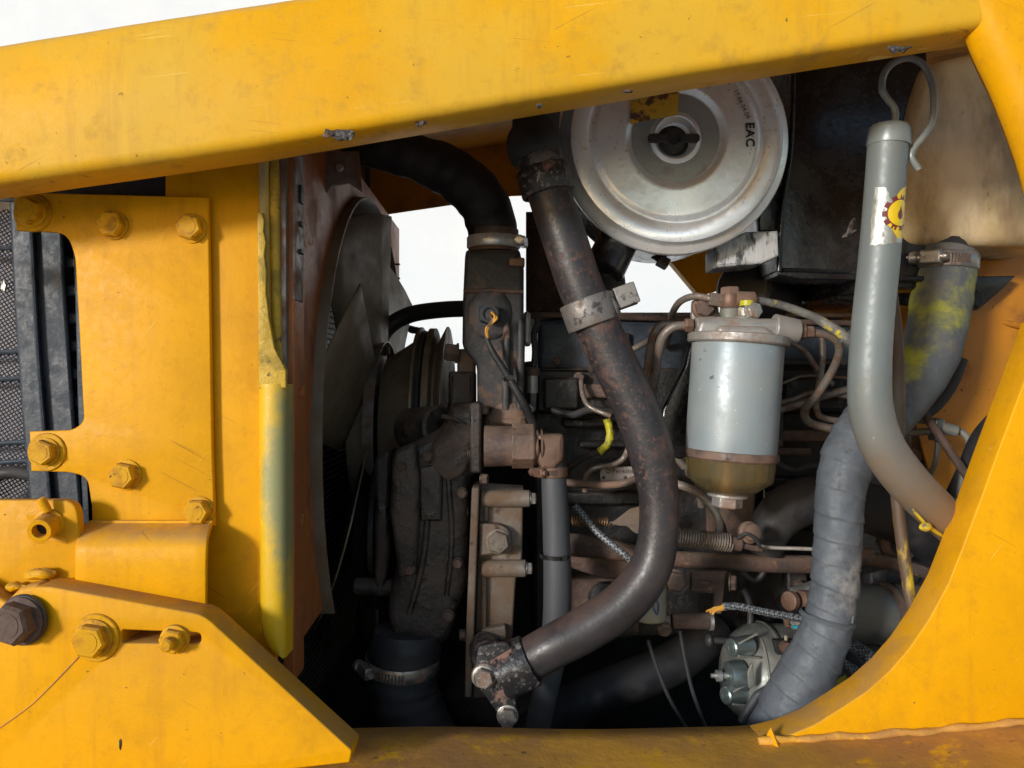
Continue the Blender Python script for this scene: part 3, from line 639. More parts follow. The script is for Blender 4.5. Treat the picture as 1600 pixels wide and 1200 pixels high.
# ============================================================ fan, shroud, radiator box
FC = Vector((-.2, 1.11, H-.064)); FRAD = .302
sh = thing('fan_shroud', 'rust brown fan shroud plate with a large round opening behind the yellow flange', 'fan shroud')
arc = [(FC.y+.313*math.cos(R(k)), FC.z+.313*math.sin(R(k))) for k in range(25, 217, 3)]
m = M(); m.plate([(.712, H-.246), (.712, H+.275), (1.42, H+.275), (1.42, arc[0][1])]+arc, .004, .001, (), 'YZ', -.2)
obj('shroud_plate', m, 'primer', sh)
m = M(); m.rings([[Vector((xx, FC.y+rr_*math.cos(R(k)), FC.z+rr_*math.sin(R(k)))) for xx, rr_ in ((-.235, .3122), (-.189, .3122), (-.1885, .3130), (-.189, .3150), (-.235, .3150))] for k in range(25, 217, 2)]); obj('shroud_ring', m, 'fan_metal', sh, sharp=60)
m = M(); m.box((-.1985, .728, H+.0), (.010, .034, .53)); 
obj('edge_angle', m, 'primer', sh, bev=.001)
m = M(); m.box((-.1945, .725, H+.175), (.004, .028, .20)); obj('steel_angle', m, 'bare_steel', sh, bev=.001)
for (dz, hh) in ((.172, .016), (.213, .010), (.145, .004), (.120, .004)):
    m = M(); m.box((-.1915, .727, H+dz), (.003, .010, hh)); obj('punched_slot', m, 'print_black', sh, bev=.0006)
for y in (612, 812): 
    bolt(Vector((-.196, .735, H-(y-600)/F*.735)), .006, 'primer', sh, d=(1, 0, 0), rot=.2)
m = M(); m.pplate([(490, 236), (560, 236), (566, 300), (545, 286), (520, 290), (494, 318), (489, 290)], .86, .004, .001); obj('upper_bracket', m, 'bare_steel', sh)
bolt(P(531, 262, .858), .004, 'zinc', sh, rot=.2)
rb = thing('radiator', 'dark radiator core standing behind the fan', 'radiator')
m = M(); m.box((-.315, 1.09, H-.06), (.09, .70, .74)); obj('core_box', m, 'print_black', rb)
m = M()
for i in range(80):
    m.box((-.2675, 1.09, H-.41+i*.0085), (.004, .66, .0016))
tag(obj('fins', m, 'fan_metal', rb), None, None, kind='stuff')
fan = thing('cooling_fan', 'dull metal engine cooling fan with wide overlapping blades', 'fan')
NB = 7
for b in range(NB):
    th0 = R(160)+b*2*math.pi/NB
    m = M(); top = []; 
    for ir in range(7):
        rr = .085+(FRAD-.008-.085)*ir/6; row = []
        for ic in range(6):
            s = ic/5-.5; ch = (.135+.075*ir/6); pit = R(-34-4*ir/6)
            tang = s*ch*math.cos(pit); ax = s*ch*math.sin(pit)*1.0+.008*(1-4*s*s)
            ang = th0+tang/max(rr, .11)
            row.append(Vector((FC.x+.004+ax*.47, FC.y+rr*math.cos(ang), FC.z+rr*math.sin(ang))))
        top.append(row)
    vs = [p for r_ in top for p in r_]; m.add(vs, [(i*6+j, i*6+j+1, (i+1)*6+j+1, (i+1)*6+j) for i in range(6) for j in range(5)])
    q = obj('blade', m, 'fan_metal', fan, sharp=60); so = q.modifiers.new('t', 'SOLIDIFY'); so.thickness = .0018; so.offset = 0
m = M(); m.lathe(Vector((FC.x-.01, FC.y, FC.z)), (1, 0, 0), [(0, .02), (0, .100), (.02, .105), (.032, .103), (.033, .098), (.025, .06), (.025, .02)], 48); obj('hub', m, 'fan_metal', fan)
for k in range(6): bolt(Vector((FC.x+.022, FC.y+.112*math.cos(k*math.pi/3+.4), FC.z+.112*math.sin(k*math.pi/3+.4))), .007, 'brown_rust', fan, d=(1, 0, 0), rot=k)
m = M(); m.lathe(Vector((FC.x+.014, FC.y, FC.z)), (1, 0, 0), [(0, .120), (.014, .123), (.0145, .1215), (.0, .1185)], 60, cap=False); obj('hub_rim', m, 'bare_steel', fan)

pu = thing('fan_pulley', 'big grooved belt pulley with conical grey brown face behind the fan', 'pulley')
PC = Vector((0, 1.11, H-.064))
m = M(); m.lathe(Vector((-.165, PC.y, PC.z)), (1, 0, 0), [(-.005, .03), (-.005, .100), (.036, .126), (.037, .140), (.039, .1425), (.042, .1425), (.045, .128), (.047, .127), (.050, .128), (.053, .141), (.061, .141), (.064, .126), (.067, .126), (.076, .143), (.078, .143), (.0785, .12), (.079, .05), (.11, .04)], 72); obj('grooved_wheel', m, 'pulley_metal', pu, sharp=25)
m = M(); m.cyl((-.18, PC.y, PC.z), (-.168, PC.y, PC.z), .05, 32, ch=.003); obj('hub_boss', m, 'black_cast', pu)
cp = thing('crank_pulley', 'dark lower belt pulley almost hidden in shade left of the pump casting', 'pulley')
m = M(); m.lathe(Vector((-.19, 1.04, H-.19)), (1, 0, 0), [(0, .02), (0, .095), (.004, .10), (.012, .085), (.020, .10), (.026, .10), (.034, .085), (.042, .10), (.046, .098), (.047, .03)], 60); obj('grooved_wheel', m, 'black_cast', cp, sharp=25)
m = M(); m.tube([(Vector((-.119, 1.11+.1335*math.cos(a), H-.064+.1335*math.sin(a))), .0045) for a in [R(k) for k in range(20, 200, 12)]], 8, 3)
tag(obj('fan_belt', m, 'rubber_black'), 'black rubber belt running in the grooves of the big fan pulley', 'belt')

# things seen against the white gap beyond the engine
fx = thing('far_bracket', 'small dark bracket with studs seen against white behind the fan', 'bracket')
m = M(); m.pbox(603, 408, 616, 452, 1.32, 1.345); obj('block', m, 'black_cast', fx, bev=.003)
m = M(); m.cyl(P(612, 455, 1.33), P(608, 485, 1.33), .010, 16); m.ell(P(607, 480, 1.33), (.014, .01, .012)); obj('stem', m, 'brown_rust', fx)
for y in (413, 435):
    m = M(); m.cyl(P(612, y, 1.33), P(625, y, 1.33), .0016, 10); obj('stud', m, 'dark_line', fx)
m = M(); c0 = [(598, 478), (618, 462), (629, 471), (600, 496), (595, 500)]; m.pplate(c0, 1.34, .004, .0006, holes=([(a, b) for a, b in circ(605, 480, 2.2, 10)], [(a, b) for a, b in circ(612, 474, 2.2, 10)])); obj('perforated_strip', m, 'bare_steel', fx)
m = M(); m.tube(tp([(606, 514, 1.33), (625, 510, 1.33), (655, 517, 1.33)], 5), 10, 5); m.ell(P(648, 516, 1.33), (.012, .008, .006)); obj('lever', m, 'dark_line', fx)
m = M(); m.tube(tp([(590, 540, 1.15), (606, 512, 1.15), (640, 492, 1.15), (690, 484, 1.13), (745, 482, 1.10)], 13), 18, 8); tag(obj('bypass_hose', m, 'rubber_black'), 'black hose arching from behind the fan to the thermostat housing', 'hose')
fs_ = thing('far_chassis_plate', 'dark far side chassis plate closing the lower bay', 'chassis plate')
m = M(); m.pplate([(-400, 640), (560, 640), (700, 585), (735, 580), (737, 628), (746, 628), (748, 575), (860, 560), (1600, 520), (1600, 1200), (-400, 1200)], 1.42, .006, .001); obj('plate', m, 'black_cast', fs_)
m = M(); m.box((.1, 1.10, H-.62), (1.9, .64, .006)); obj('tray', m, 'black_cast', fs_)
m = M(); m.box((.1, .76, H-.55), (1.9, .006, .30)); obj('near_beam', m, 'black_cast', fs_)
m = M(); m.box((-.60, 1.07, H-.18), (.006, .68, .90)); obj('front_bulkhead', m, 'print_black', fs_)

# ============================================================ engine block and head
eng = thing('engine_block', 'black oily diesel engine block with cast ribs filling the middle of the bay', 'engine block')
m = M(); m.pbox(832, 640, 1560, 1000, 1.02, 1.36); m.wobble(.002, 30); obj('block_casting', m, 'black_cast', eng, bev=.006)
m = M(); m.pbox(838, 575, 1560, 645, .985, 1.30); obj('cylinder_head', m, 'black_cast', eng, bev=.004)
m = M(); m.pplate([(840, 500, 6), (1330, 507), (1330, 582), (840, 582)], .99, .24, .006); obj('rocker_cover', m, 'blue_black', eng)
m = M(); m.tube([(P(a, b, .985), .0035) for a, b in ((838, 520), (840, 497), (848, 492), (1100, 500), (1330, 505))], 10, 8); obj('cover_edge', m, 'brown_rust', eng)
m = M(); m.pbox(826, 488, 1335, 496, 1.0, 1.25); obj('cover_flange', m, 'brown_cast', eng, bev=.002)
m = M(); m.pbox(1008, 488, 1036, 500, .985, 1.01); obj('cover_catch', m, 'black_cast', eng, bev=.002)
for i in range(4):
    m = M(); m.pbox(846, 574+i*0, 990, 580, .978, .99) if i == 0 else m.pbox(860+i*110, 520, 876+i*110, 575, .982, .992); obj('cover_rib', m, 'black_cast', eng, bev=.003)
random.seed(21)
# cast ribs, pads and bolts over the side of the block
for (a, b, c_, d_, D0, mt_) in ((850, 590, 905, 640, .965, 'black_cast'), (905, 600, 960, 622, .97, 'brown_cast'), (880, 655, 960, 668, .99, 'black_cast'), (1070, 600, 1090, 700, .975, 'black_cast'),
                            (1215, 560, 1330, 572, .97, 'black_cast'), (1228, 590, 1318, 640, .97, 'black_cast'), (1200, 672, 1330, 690, .985, 'brown_rust'), (1215, 700, 1270, 712, .985, 'brown_rust'),
                            (1230, 880, 1262, 960, 1.0, 'black_cast'), (905, 690, 990, 700, 1.0, 'black_cast'), (1120, 760, 1180, 860, .97, 'brown_cast'), (1340, 600, 1500, 625, 1.0, 'black_cast'), (1420, 655, 1480, 720, .985, 'brown_cast'),
                            (1440, 700, 1490, 790, 1.0, 'brown_rust'), (1360, 860, 1520, 990, .995, 'grey_cast'), (870, 770, 1000, 790, 1.0, 'black_cast'), (1205, 590, 1225, 700, .98, 'grey_cast')):
    m = M(); m.pbox(a, b, c_, d_, D0, 1.04); m.wobble(.0012, 50); obj('cast_pad', m, mt_, eng, bev=.003)
for (a, b, r, mt_) in ((870, 565, .005, 'brown_rust'), (905, 590, .006, 'brown_cast'), (925, 575, .005, 'brown_rust'), (1075, 566, .006, 'black_cast'), (1238, 600, .006, 'dark_line'), (1272, 585, .005, 'dark_line'), (1310, 625, .005, 'dark_line'),
                       (1423, 712, .010, 'brown_cast'), (1442, 682, .006, 'brown_rust'), (985, 585, .005, 'brown_rust'), (1295, 590, .006, 'blue_black'), (1315, 565, .006, 'dark_line'), (880, 720, .005, 'brown_rust'), (1248, 915, .006, 'brown_rust')):
    bolt(P(a, b, .975 if b < 650 else .99), r, mt_, eng, rot=random.random(), h=r*1.1)
# cast part numbers on the block
mf = lambda ox, oy, D, s=1: (lambda x, y, z: P(ox, oy, D)+Vector((x, -.0008-z, y)))
text('casting_number', '21', .017, 'blue_black', mf(1238, 757, .999), eng, ext=.0008)
text('casting_letter', 'G', .024, 'blue_black', mf(1204, 778, .999), eng, ext=.0008)
m = M(); m.pbox(1190, 745, 1330, 830, 1.0, 1.05); obj('block_boss', m, 'black_gloss', eng, bev=.004)

np_ = thing('nameplate', 'small dull metal Perkins nameplate riveted to the dark block', 'nameplate')
m = M(); m.pbox(938, 729, 1055, 752, .950, .9535); obj('plate', m, 'plate_label', np_, bev=.0008)
text('lettering', 'Perkins', .0088, 'print_black', mf(973, 736, .9505), np_, ext=.0002)
m = M(); c = P(950, 736, .9495); m.lathe(c, CAMD, [(0, .0028), (.0004, .0028), (.0004, .0017), (0, .0017)], 20, cap=False); obj('emblem', m, 'print_black', np_)
for a in (943, 977): 
    m = M(); m.ell(P(a, 746, .950), (.0022, .001, .0022), 12); obj('rivet', m, 'brown_rust', np_)

# ============================================================ thermostat housing + top hose
th = thing('thermostat_housing', 'tall dark grey cast thermostat housing below the big top hose', 'housing')
m = M(); m.pplate([(728, 389, 6), (812, 389, 6), (819, 420), (818, 640), (745, 640), (745, 570, 10), (722, 545, 14), (723, 470), (726, 400)], .905, .10, .006); m.wobble(.0008, 60); obj('casting', m, 'grey_cast', th)
m = M(); m.tube([(P(a, b, .904), .0024) for a, b in ((724, 456), (760, 454), (818, 456))], 8, 4); obj('joint_line', m, 'brown_rust', th)
m = M(); m.cyl(P(771, 395, .955), P(771, 360, .955), .030, 36); obj('neck', m, 'brown_cast', th)
m = M(); m.ell(P(765, 490, .905), (.026, .006, .030)); m.wobble(.001, 80); obj('raised_boss', m, 'grey_cast', th)
for a in (790, 812):
    m = M(); m.tube([(P(a, 500, .905), .002), (P(a+2, 520, .903), .0045), (P(a, 640, .903), .0045)], 10, 4); obj('rib', m, 'grey_cast', th)
m = M(); m.pplate([(795, 402, 4), (820, 402, 4), (820, 416, 4), (795, 416, 4)], .900, .02, .002); obj('lug', m, 'copper_brown', th)
m = M(); m.pbox(818, 486, 830, 540, .93, .96); m.wobble(.002, 80); obj('side_pipe_stub', m, 'head_cast', th, bev=.004)
se = thing('coolant_sensor', 'black two pin sensor plug with bare orange wires on the thermostat housing', 'sensor')
m = M(); m.pbox(748, 478, 782, 503, .888, .905); obj('plug_body', m, 'blue_black', se, bev=.003)
m = M(); m.lathe(P(765, 491, .889), CAMD, [(0, .010), (.004, .010), (.004, .007), (-.002, .006)], 24); obj('socket', m, 'print_black', se)
for k, (a, b) in enumerate(((768, 488), (764, 492), (771, 490))):
    m = M(); m.tube(tp([(a, b, .884), (a+5, b+8, .872), (762-k, 513, .876), (762, 528, .880)], 2.0), 8, 6); obj('wire', m, ('orange_wire', 'copper_brown', 'orange_wire')[k], se)
m = M(); m.tube(tp([(758, 522, .882, 3.5), (770, 550, .88, 5), (795, 590, .88, 6), (815, 625, .88, 7), (832, 660, .89, 7), (842, 690, .90, 6)]), 14, 8, fn=lambda s, a: 1+.05*math.sin(s*900)); obj('taped_loom', m, 'rubber_black', se)
th_ = M(); th_.tube(tp([(470, 200, .96, 28), (545, 222, .96, 32), (620, 238, .95, 34), (690, 262, .95, 38), (742, 300, .95, 40), (765, 340, .955, 39), (770, 378, .955, 38)]), 36, 10, fn=lambda s, a: 1+.018*math.sin(s*240+a*6)); th_.wobble(.0016, 60)
tag(obj('radiator_hose', th_, 'rubber_black'), 'thick black upper radiator hose bending down onto the thermostat housing', 'hose', 'large engine hoses')
hose_clamp(P(771, 380, .955), (0, 0, 1), .0305, .014, 'shiny steel clamp round the bottom end of the upper radiator hose', (1, -.25, 0), mt='galvanized', group='hose clamps')
# housing neck to engine, brackets right of it
m = M(); m.pplate([(822, 330), (905, 330), (925, 487), (822, 487)], 1.08, .02, .004); tag(obj('exhaust_shield', m, 'brown_rust'), 'dark reddish brown plate in shade behind the rusty pipe', 'shield')

# ============================================================ water pump / front housing castings
wp = thing('water_pump', 'oily black cast water pump and front housing left of the aluminium timing case', 'water pump')
m = M(); m.pplate([(640, 694, 14), (690, 668, 12), (700, 632, 8), (752, 630, 6), (757, 700), (757, 733, 6), (730, 745, 10), (732, 900, 16), (708, 985, 30), (690, 1012, 16), (612, 1004, 16), (604, 950, 20), (622, 860), (612, 720, 20)], .885, .09, .012); m.wobble(.0025, 32, 2); obj('volute', m, 'greasy_cast', wp)
m = M(); m.pplate([(612, 704, 16), (650, 690, 12), (656, 760), (650, 900), (622, 905, 10), (608, 800)], .872, .03, .006); m.wobble(.0012, 40, 5); obj('front_flange', m, 'greasy_cast', wp)
m = M(); m.pplate([(585, 715, 10), (612, 700, 10), (608, 860), (600, 935, 8), (584, 930, 8)], .92, .05, .006); m.wobble(.0015, 40, 7); obj('side_web', m, 'greasy_cast', wp)
m = M(); m.pplate([(655, 730, 4), (692, 722, 4), (690, 815, 4), (656, 815, 4)], .880, .012, .003); obj('raised_pad', m, 'greasy_cast', wp)
m = M(); m.ell(P(712, 698, .888), (.026, .012, .034), rot=Matrix.Rotation(.4, 3, 'Y')); m.wobble(.009, 45, 1); m.wobble(.002, 200, 1); obj('oily_lump', m, 'greasy_cast', wp)
m = M(); m.pbox(734, 630, 752, 740, .868, .90); obj('mounting_flange', m, 'greasy_cast', wp, bev=.003)
m = M(); m.cyl(P(690, 668, .91), P(640, 672, .95), .026, 28, ch=.003); obj('shaft_housing', m, 'greasy_cast', wp)
for (a, b) in ((752, 640), (752, 748), (733, 708)): bolt(P(a, b, .885), .006, 'brown_cast', wp, d=(1, -.25, 0), h=.007, rot=.2)
m = M(); m.pplate([(752, 655, 20), (785, 620, 16), (820, 632, 10), (828, 668, 6), (760, 672, 6)], .90, .05, .012); m.wobble(.0015, 50); obj('elbow_casting', m, 'brown_cast', wp)
m = M(); m.cyl(P(553, 915, .93), P(615, 918, .93), .010, 16, ch=.002); obj('spindle', m, 'greasy_cast', wp)
m = M(); m.pplate([(700, 580, 6), (742, 580, 6), (742, 650), (700, 650)], .95, .05, .006); obj('upper_mount', m, 'greasy_cast', wp)
bolt(P(715, 552, .955), .011, 'brown_cast', wp, d=(-1, -.2, .1), h=.014)
m = M(); m.pbox(714, 545, 742, 590, .955, .985); obj('mount_lug', m, 'brown_cast', wp, bev=.003)
lh = M(); lh.tube(tp([(636, 985, .90, 50), (634, 1012, .90, 55), (630, 1050, .90, 54), (632, 1090, .90, 54), (655, 1150, .90, 56), (700, 1230, .90, 58)]), 40, 10, fn=lambda s, a: 1+.022*math.sin(s*330+math.sin(a*6.28)*1.5)*(s > .05)); lh.wobble(.0012, 70)
tag(obj('lower_hose', lh, 'rubber_black'), 'fat wrinkled black lower radiator hose at the bottom below the pump casting', 'hose', 'large engine hoses')
hose_clamp(P(629, 1033, .90), (.05, -.12, 1), .0405, .015, 'brownish steel clamp round the fat lower radiator hose', (-.8, -.6, 0), group='hose clamps')

# cast details on the pump housing
for (a, b, r) in ((668, 712, .006), (628, 728, .0055), (640, 890, .0055), (722, 770, .0055), (715, 880, .0055), (700, 962, .006)): bolt(P(a, b, .874), r, 'brown_rust', wp, rot=random.random(), h=r)
for (pts, r) in (([(665, 740), (668, 800), (660, 880), (640, 960)], .0035), ([(700, 745), (706, 840), (698, 930)], .0030), ([(690, 650), (720, 660), (745, 690)], .003)):
    m = M(); m.tube([(P(a, b, .884), r) for a, b in pts], 10, 6); m.wobble(.0006, 90); obj('cast_rib', m, 'greasy_cast', wp)
wl = M(); wl.tube(tp([(862, 640, .95), (895, 648, .945), (930, 640, .945), (1000, 655, .95)], 6), 12, 8, fn=lambda s, a: 1+.05*math.sin(s*800)); tag(obj('wiring_loom', wl, 'rubber_black'), 'black taped wiring loom sagging across the dark block left of the rusty pipe', 'cable')
wl = M(); wl.tube(tp([(1210, 720, .96), (1240, 735, .95), (1275, 728, .95), (1330, 745, .95)], 5), 12, 8); tag(obj('wiring_loom', wl, 'rubber_black'), 'thin black cable sagging on the block between filter bowl and taped hose', 'cable')
for (a, b, D, r, tx) in ((867, 868, .868, .0158, 'grey vertical bypass hose'), (795, 590, .88, .0052, 'taped sensor loom')):
    ct = M(); c = P(a, b, D); ax_ = Vector((.03, 0, 1)) if r > .01 else Vector((.5, 0, -1)).normalized()
    ct.lathe(c, ax_, [(-.0022, r), (-.0022, r+.0012), (.0022, r+.0012), (.0022, r)], 32, cap=False); ct.box(c+Vector((r*.6, -r*.9, 0)), (.005, .004, .005))
    tag(obj('cable_tie', ct, 'black_gloss'), 'black plastic cable tie round the '+tx, 'cable tie')

# ============================================================ timing case
tc_ = thing('timing_case', 'dirty aluminium timing case strip with tubular bolt bosses beside the grey hose', 'timing case')
m = M(); m.pplate([(737, 762, 3), (749, 762, 3), (740, 1000), (736, 1090), (726, 1090), (728, 990)], .870, .06, .002); obj('front_flange', m, 'alu_cast', tc_)
m = M(); m.pplate([(750, 764), (818, 768), (816, 880), (806, 905), (800, 1010), (770, 1090), (738, 1092), (742, 1000)], .892, .06, .003); m.wobble(.0006, 60); obj('case_wall', m, 'alu_cast', tc_)
m = M(); m.pplate([(749, 818, 2), (785, 820, 16), (800, 834, 14), (800, 862, 6), (749, 870, 2)], .878, .02, .002); obj('bolt_pad', m, 'alu_cast', tc_)
bolt(P(779, 846, .878), .0125, 'alu_cast', tc_, rot=.35, h=.009)
for (y, x0, x1) in ((779, 752, 828), (888, 752, 822)):
    m = M(); m.cyl(P(x0, y, .888), P(x1, y, .888), .0095, 24, ch=.001); obj('bolt_boss', m, 'alu_cast', tc_)
    bolt(P(x1, y, .888), .0068, 'zinc', tc_, d=(1, 0, 0), h=.006)
m = M(); m.pbox(756, 790, 763, 816, .885, .90); obj('rib', m, 'alu_cast', tc_, bev=.002)
m = M(); m.pbox(752, 900, 760, 985, .885, .90); obj('rib', m, 'alu_cast', tc_, bev=.002)
m = M(); m.pplate([(752, 984, 3), (790, 978, 3), (792, 1000, 8), (752, 1006, 3)], .880, .02, .002); obj('step', m, 'alu_cast', tc_)
for (a, b) in ((731, 800), (729, 890), (727, 992)): bolt(P(a, b, .90), .006, 'brown_cast', tc_, d=(-1, -.1, 0), h=.006)

# brown outlet + small grey hose
ot = thing('outlet_fitting', 'brown cast outlet fitting with hexagonal collar and square elbow above the grey hose', 'pipe fitting')
m = M(); m.cyl(P(757, 697, .868), P(806, 697, .868), .0225, 36, r2=.0215); obj('outlet_body', m, 'brown_cast', ot)
m = M(); m.hexa(P(800, 697, .868), (1, 0, 0), .0245, .026, .52, .1); obj('hex_collar', m, 'brown_cast', ot, smooth=False, bev=.001)
m = M(); m.lathe(P(836, 698, .868), (1, 0, 0), [(0, .019), (.003, .019), (.003, .016), (.006, .016), (.006, .019), (.008, .019), (.008, .014)], 32); obj('threaded_neck', m, 'copper_brown', ot)
m = M(); m.pplate([(838, 679, 3), (882, 679, 6), (882, 718, 8), (866, 735, 4), (846, 735, 4), (838, 716, 3)], .852, .03, .005); obj('elbow', m, 'copper_brown', ot)
gh = M(); gh.tube(tp([(863, 722, .868, 18), (866, 760, .868, 20), (869, 830, .868, 21), (871, 910, .868, 22), (869, 980, .87, 22), (858, 1050, .88, 21), (843, 1120, .89, 20), (832, 1190, .90, 20)]), 28, 8)
tag(obj('bypass_hose', gh, 'rubber_hose'), 'straight ribbed grey rubber hose hanging vertically left of the rusty pipe', 'hose', 'large engine hoses')
hose_clamp(P(864, 737, .868), (0, 0, 1), .0145, .011, 'small brown screw clamp on top of the grey vertical hose', (-1, -.75, 0), mt='copper_brown', group='hose clamps')

# ============================================================ big rusty pipe
rp = thing('coolant_pipe', 'long bent steel pipe with flaking black paint and red rust crossing the engine', 'pipe')
pth = [(836, 232, .79, 32), (850, 280, .79, 33), (876, 355, .79, 35), (908, 450, .79, 35), (950, 545, .79, 35), (990, 630, .79, 35.5), (1015, 700, .79, 35.5), (1028, 765, .79, 31.5), (1029, 830, .79, 31), (1015, 890, .79, 33), (975, 942, .79, 35), (920, 980, .79, 35), (860, 1012, .79, 34), (810, 1040, .80, 33)]
m = M(); m.tube(tp(pth), 48, 12); obj('tube', m, 'rust_pipe', rp)
def band(cpx, cpy, D, ax, r, wd, name, mt_, th_k=.0016):
    ax = Vector(ax).normalized(); m = M(); c = P(cpx, cpy, D)
    m.lathe(c-ax*wd/2, ax, [(0, r), (0, r+th_k), (wd*.05, r+th_k*1.3), (wd*.95, r+th_k*1.3), (wd, r+th_k), (wd, r)], 48, cap=False); return obj(name, m, mt_, rp)
band(852, 283, .79, (.25, 0, -1), .0225, .026, 'upper_clip', 'flaked_paint', .003)
band(845, 255, .79, (.25, 0, -1), .0212, .018, 'collar', 'worn_band', .0015)
c = P(921, 488, .79); ax = Vector((.36, 0, -1)).normalized(); sd_ = Vector((1, 0, .36)).normalized()
band(921, 488, .79, ax, .0228, .027, 'middle_clip', 'pale_band', .0028)
m = M(); m.box(c+sd_*.038+Vector((0, -.006, .0035)), (.022, .0035, .021), Matrix((sd_, Vector((0, 1, 0)), -ax)).transposed()); obj('clip_ear', m, 'pale_band', rp, bev=.0012)
m = M(); m.box(c+sd_*.036+Vector((0, .006, .0035)), (.024, .004, .023), Matrix((sd_, Vector((0, 1, 0)), -ax)).transposed()); obj('clip_ear', m, 'brown_rust', rp, bev=.0012)
m = M(); pts = [c+sd_*.024+Vector((0, -.008, 0))+ax*t for t in (-.012, .012)]; m.tube([(pts[0], .004), (pts[1], .004)], 10, 3); m.wobble(.0008, 200); obj('clip_weld', m, 'worn_band', rp)
m = M(); m.box(P(850, 283, .79)+Vector((-.006, -.0255, .0)), (.0008, .0006, .014), Matrix.Rotation(R(12), 3, 'Y')); 
m.box(P(850, 283, .79)+Vector((.000, -.0257, .001)), (.0008, .0006, .014), Matrix.Rotation(R(-28), 3, 'Y')); m.box(P(850, 283, .79)+Vector((.003, -.0257, -.002)), (.0008, .0006, .012), Matrix.Rotation(R(40), 3, 'Y')); obj('scratch_marks', m, 'worn_foil', rp, kind='stuff')
# end flange
ff = thing('pipe_flange', 'scraped black end clamp with two bolts holding the lower end of the rusty pipe', 'pipe flange')
e = P(812, 1040, .795); ax2 = Vector((1, 0, .52)).normalized()
m = M(); m.lathe(e-ax2*.022, ax2, [(0, .0215), (0, .0252), (.026, .0262), (.034, .0255), (.034, .0215)], 48, cap=False); m.wobble(.0006, 120); obj('sleeve', m, 'flaked_paint', ff)
m = M(); m.tube(tp([(795, 1046, .80, 30), (776, 1042, .815, 28), (762, 1030, .84, 26), (756, 1010, .88, 24)]), 30, 6); obj('elbow', m, 'worn_band', ff)
m = M(); m.pplate([(742, 1040, 12), (748, 1010, 6), (778, 1004, 6), (796, 1006, 4), (800, 1030), (806, 1100, 8), (806, 1128, 10), (790, 1132, 10), (744, 1068, 14)], .782, .006, .0012); obj('flange_plate', m, 'flaked_paint', ff)
bolt(P(756, 1056, .782), .0100, 'clamp_steel', ff, rot=.3, h=.009, washer=.0125)
bolt(P(793, 1118, .782), .0095, 'clamp_steel', ff, rot=.1, h=.010)
# boot on top
bt = M(); bt.tube(tp([(842, 130, .80, 36), (838, 190, .80, 37), (836, 214, .80, 40), (835, 226, .79, 43), (834, 240, .79, 41), (836, 248, .79, 34)]), 36, 8); bt.wobble(.0012, 60)
tag(obj('rubber_boot', bt, 'rubber_black'), 'black rubber boot over the top end of the rusty pipe', 'hose')

# ============================================================ air cleaner
ac = thing('air_cleaner', 'round silver air cleaner canister with ringed steel lid tucked under the bonnet', 'air filter')
AC = P(1057, 213, .80); px = .80/F
prof = [(-.009, 0), (-.009, 24), (-.008, 27), (-.003, 31), (-.002, 34), (-.0035, 36), (-.0045, 40), (-.0045, 70), (-.0035, 73), (.0002, 78), (.0010, 82), (.0006, 87), (.0004, 122), (.0002, 127), (-.0015, 131), (-.0022, 134), (-.0012, 138), (.0008, 142), (.0010, 161), (.0000, 165), (-.006, 168), (-.0085, 171), (-.011, 180), (-.013, 182), (-.017, 182.5), (-.020, 181), (-.022, 178)]
ad_ = Vector((-.0, -1, -.0)).normalized()
m = M(); m.lathe(AC, ad_, [(h, r*px) for h, r in prof], 128, cap=False); obj('lid', m, 'galvanized', ac, sharp=50)
m = M(); m.lathe(AC, ad_, [(-.024, 178*px), (-.026, 176*px), (-.13, 168*px), (-.131, 10*px)], 96, cap=False); obj('canister_body', m, 'black_gloss', ac)
m = M(); m.lathe(AC+ad_*.0004, ad_, [(-.0045, 41*px), (-.0042, 69*px)], 96, cap=False); obj('recess_disc', m, 'grey_steel', ac)
m = M(); m.lathe(AC+ad_*.0004, ad_, [(-.0085, 168.5*px), (-.0165, 182.3*px)], 128, cap=False); 
m = M(); m.lathe(AC+Vector((-4*px, 0, -5*px)), ad_, [(-.008, .001), (-.008, 25*px), (-.010, 27*px)], 40, cap=False); obj('centre_hole', m, 'print_black', ac)
wn = P(1052, 217, .79)
m = M(); m.lathe(wn+ad_*-.012, ad_, [(0, .012), (.006, .013), (.010, .0095), (.014, .0085), (.015, .006), (.012, .0045)], 32); 
for s in (-1, 1):
    m.rings([[wn+Vector((s*a, -.002+dy, z)) for dy, z in ((-.0022, -hh), (.0022, -hh), (.0022, hh), (-.0022, hh))] for a, hh in ((.006, .005), (.012, .0038), (.018, .0045), (.0235, .0042), (.0255, .002))])
obj('wing_nut', m, 'rubber_black', ac, bev=.0008)
m = M(); a = P(984, 162, .79); 
lp = [(984, 160), (1062, 150), (1062, 184), (1020, 190), (984, 196)]
m.pplate([(985, 158), (1061, 140), (1059, 180), (1022, 186), (985, 194)], .7955, .0006, .0001); obj('worn_label', m, 'label_worn', ac)
def on_lid(ang, rad):
    def f(x, y, z):
        u = Vector((math.cos(ang), 0, math.sin(ang))); v = Vector((-math.sin(ang), 0, math.cos(ang)))
        c = AC+Vector((0, -.0016-z, 0))+u*(rad*px)
        return c+u*y-v*x                    # text runs clockwise down the lid
    return f
text('mark_eac', 'EAC', .0120, 'print_black', on_lid(R(1), 114), ac, sx=1.15, bold=.0003)
text('date_code', '17.06.04.06', .0062, 'print_grey', on_lid(R(26), 113), ac, sx=1.1)
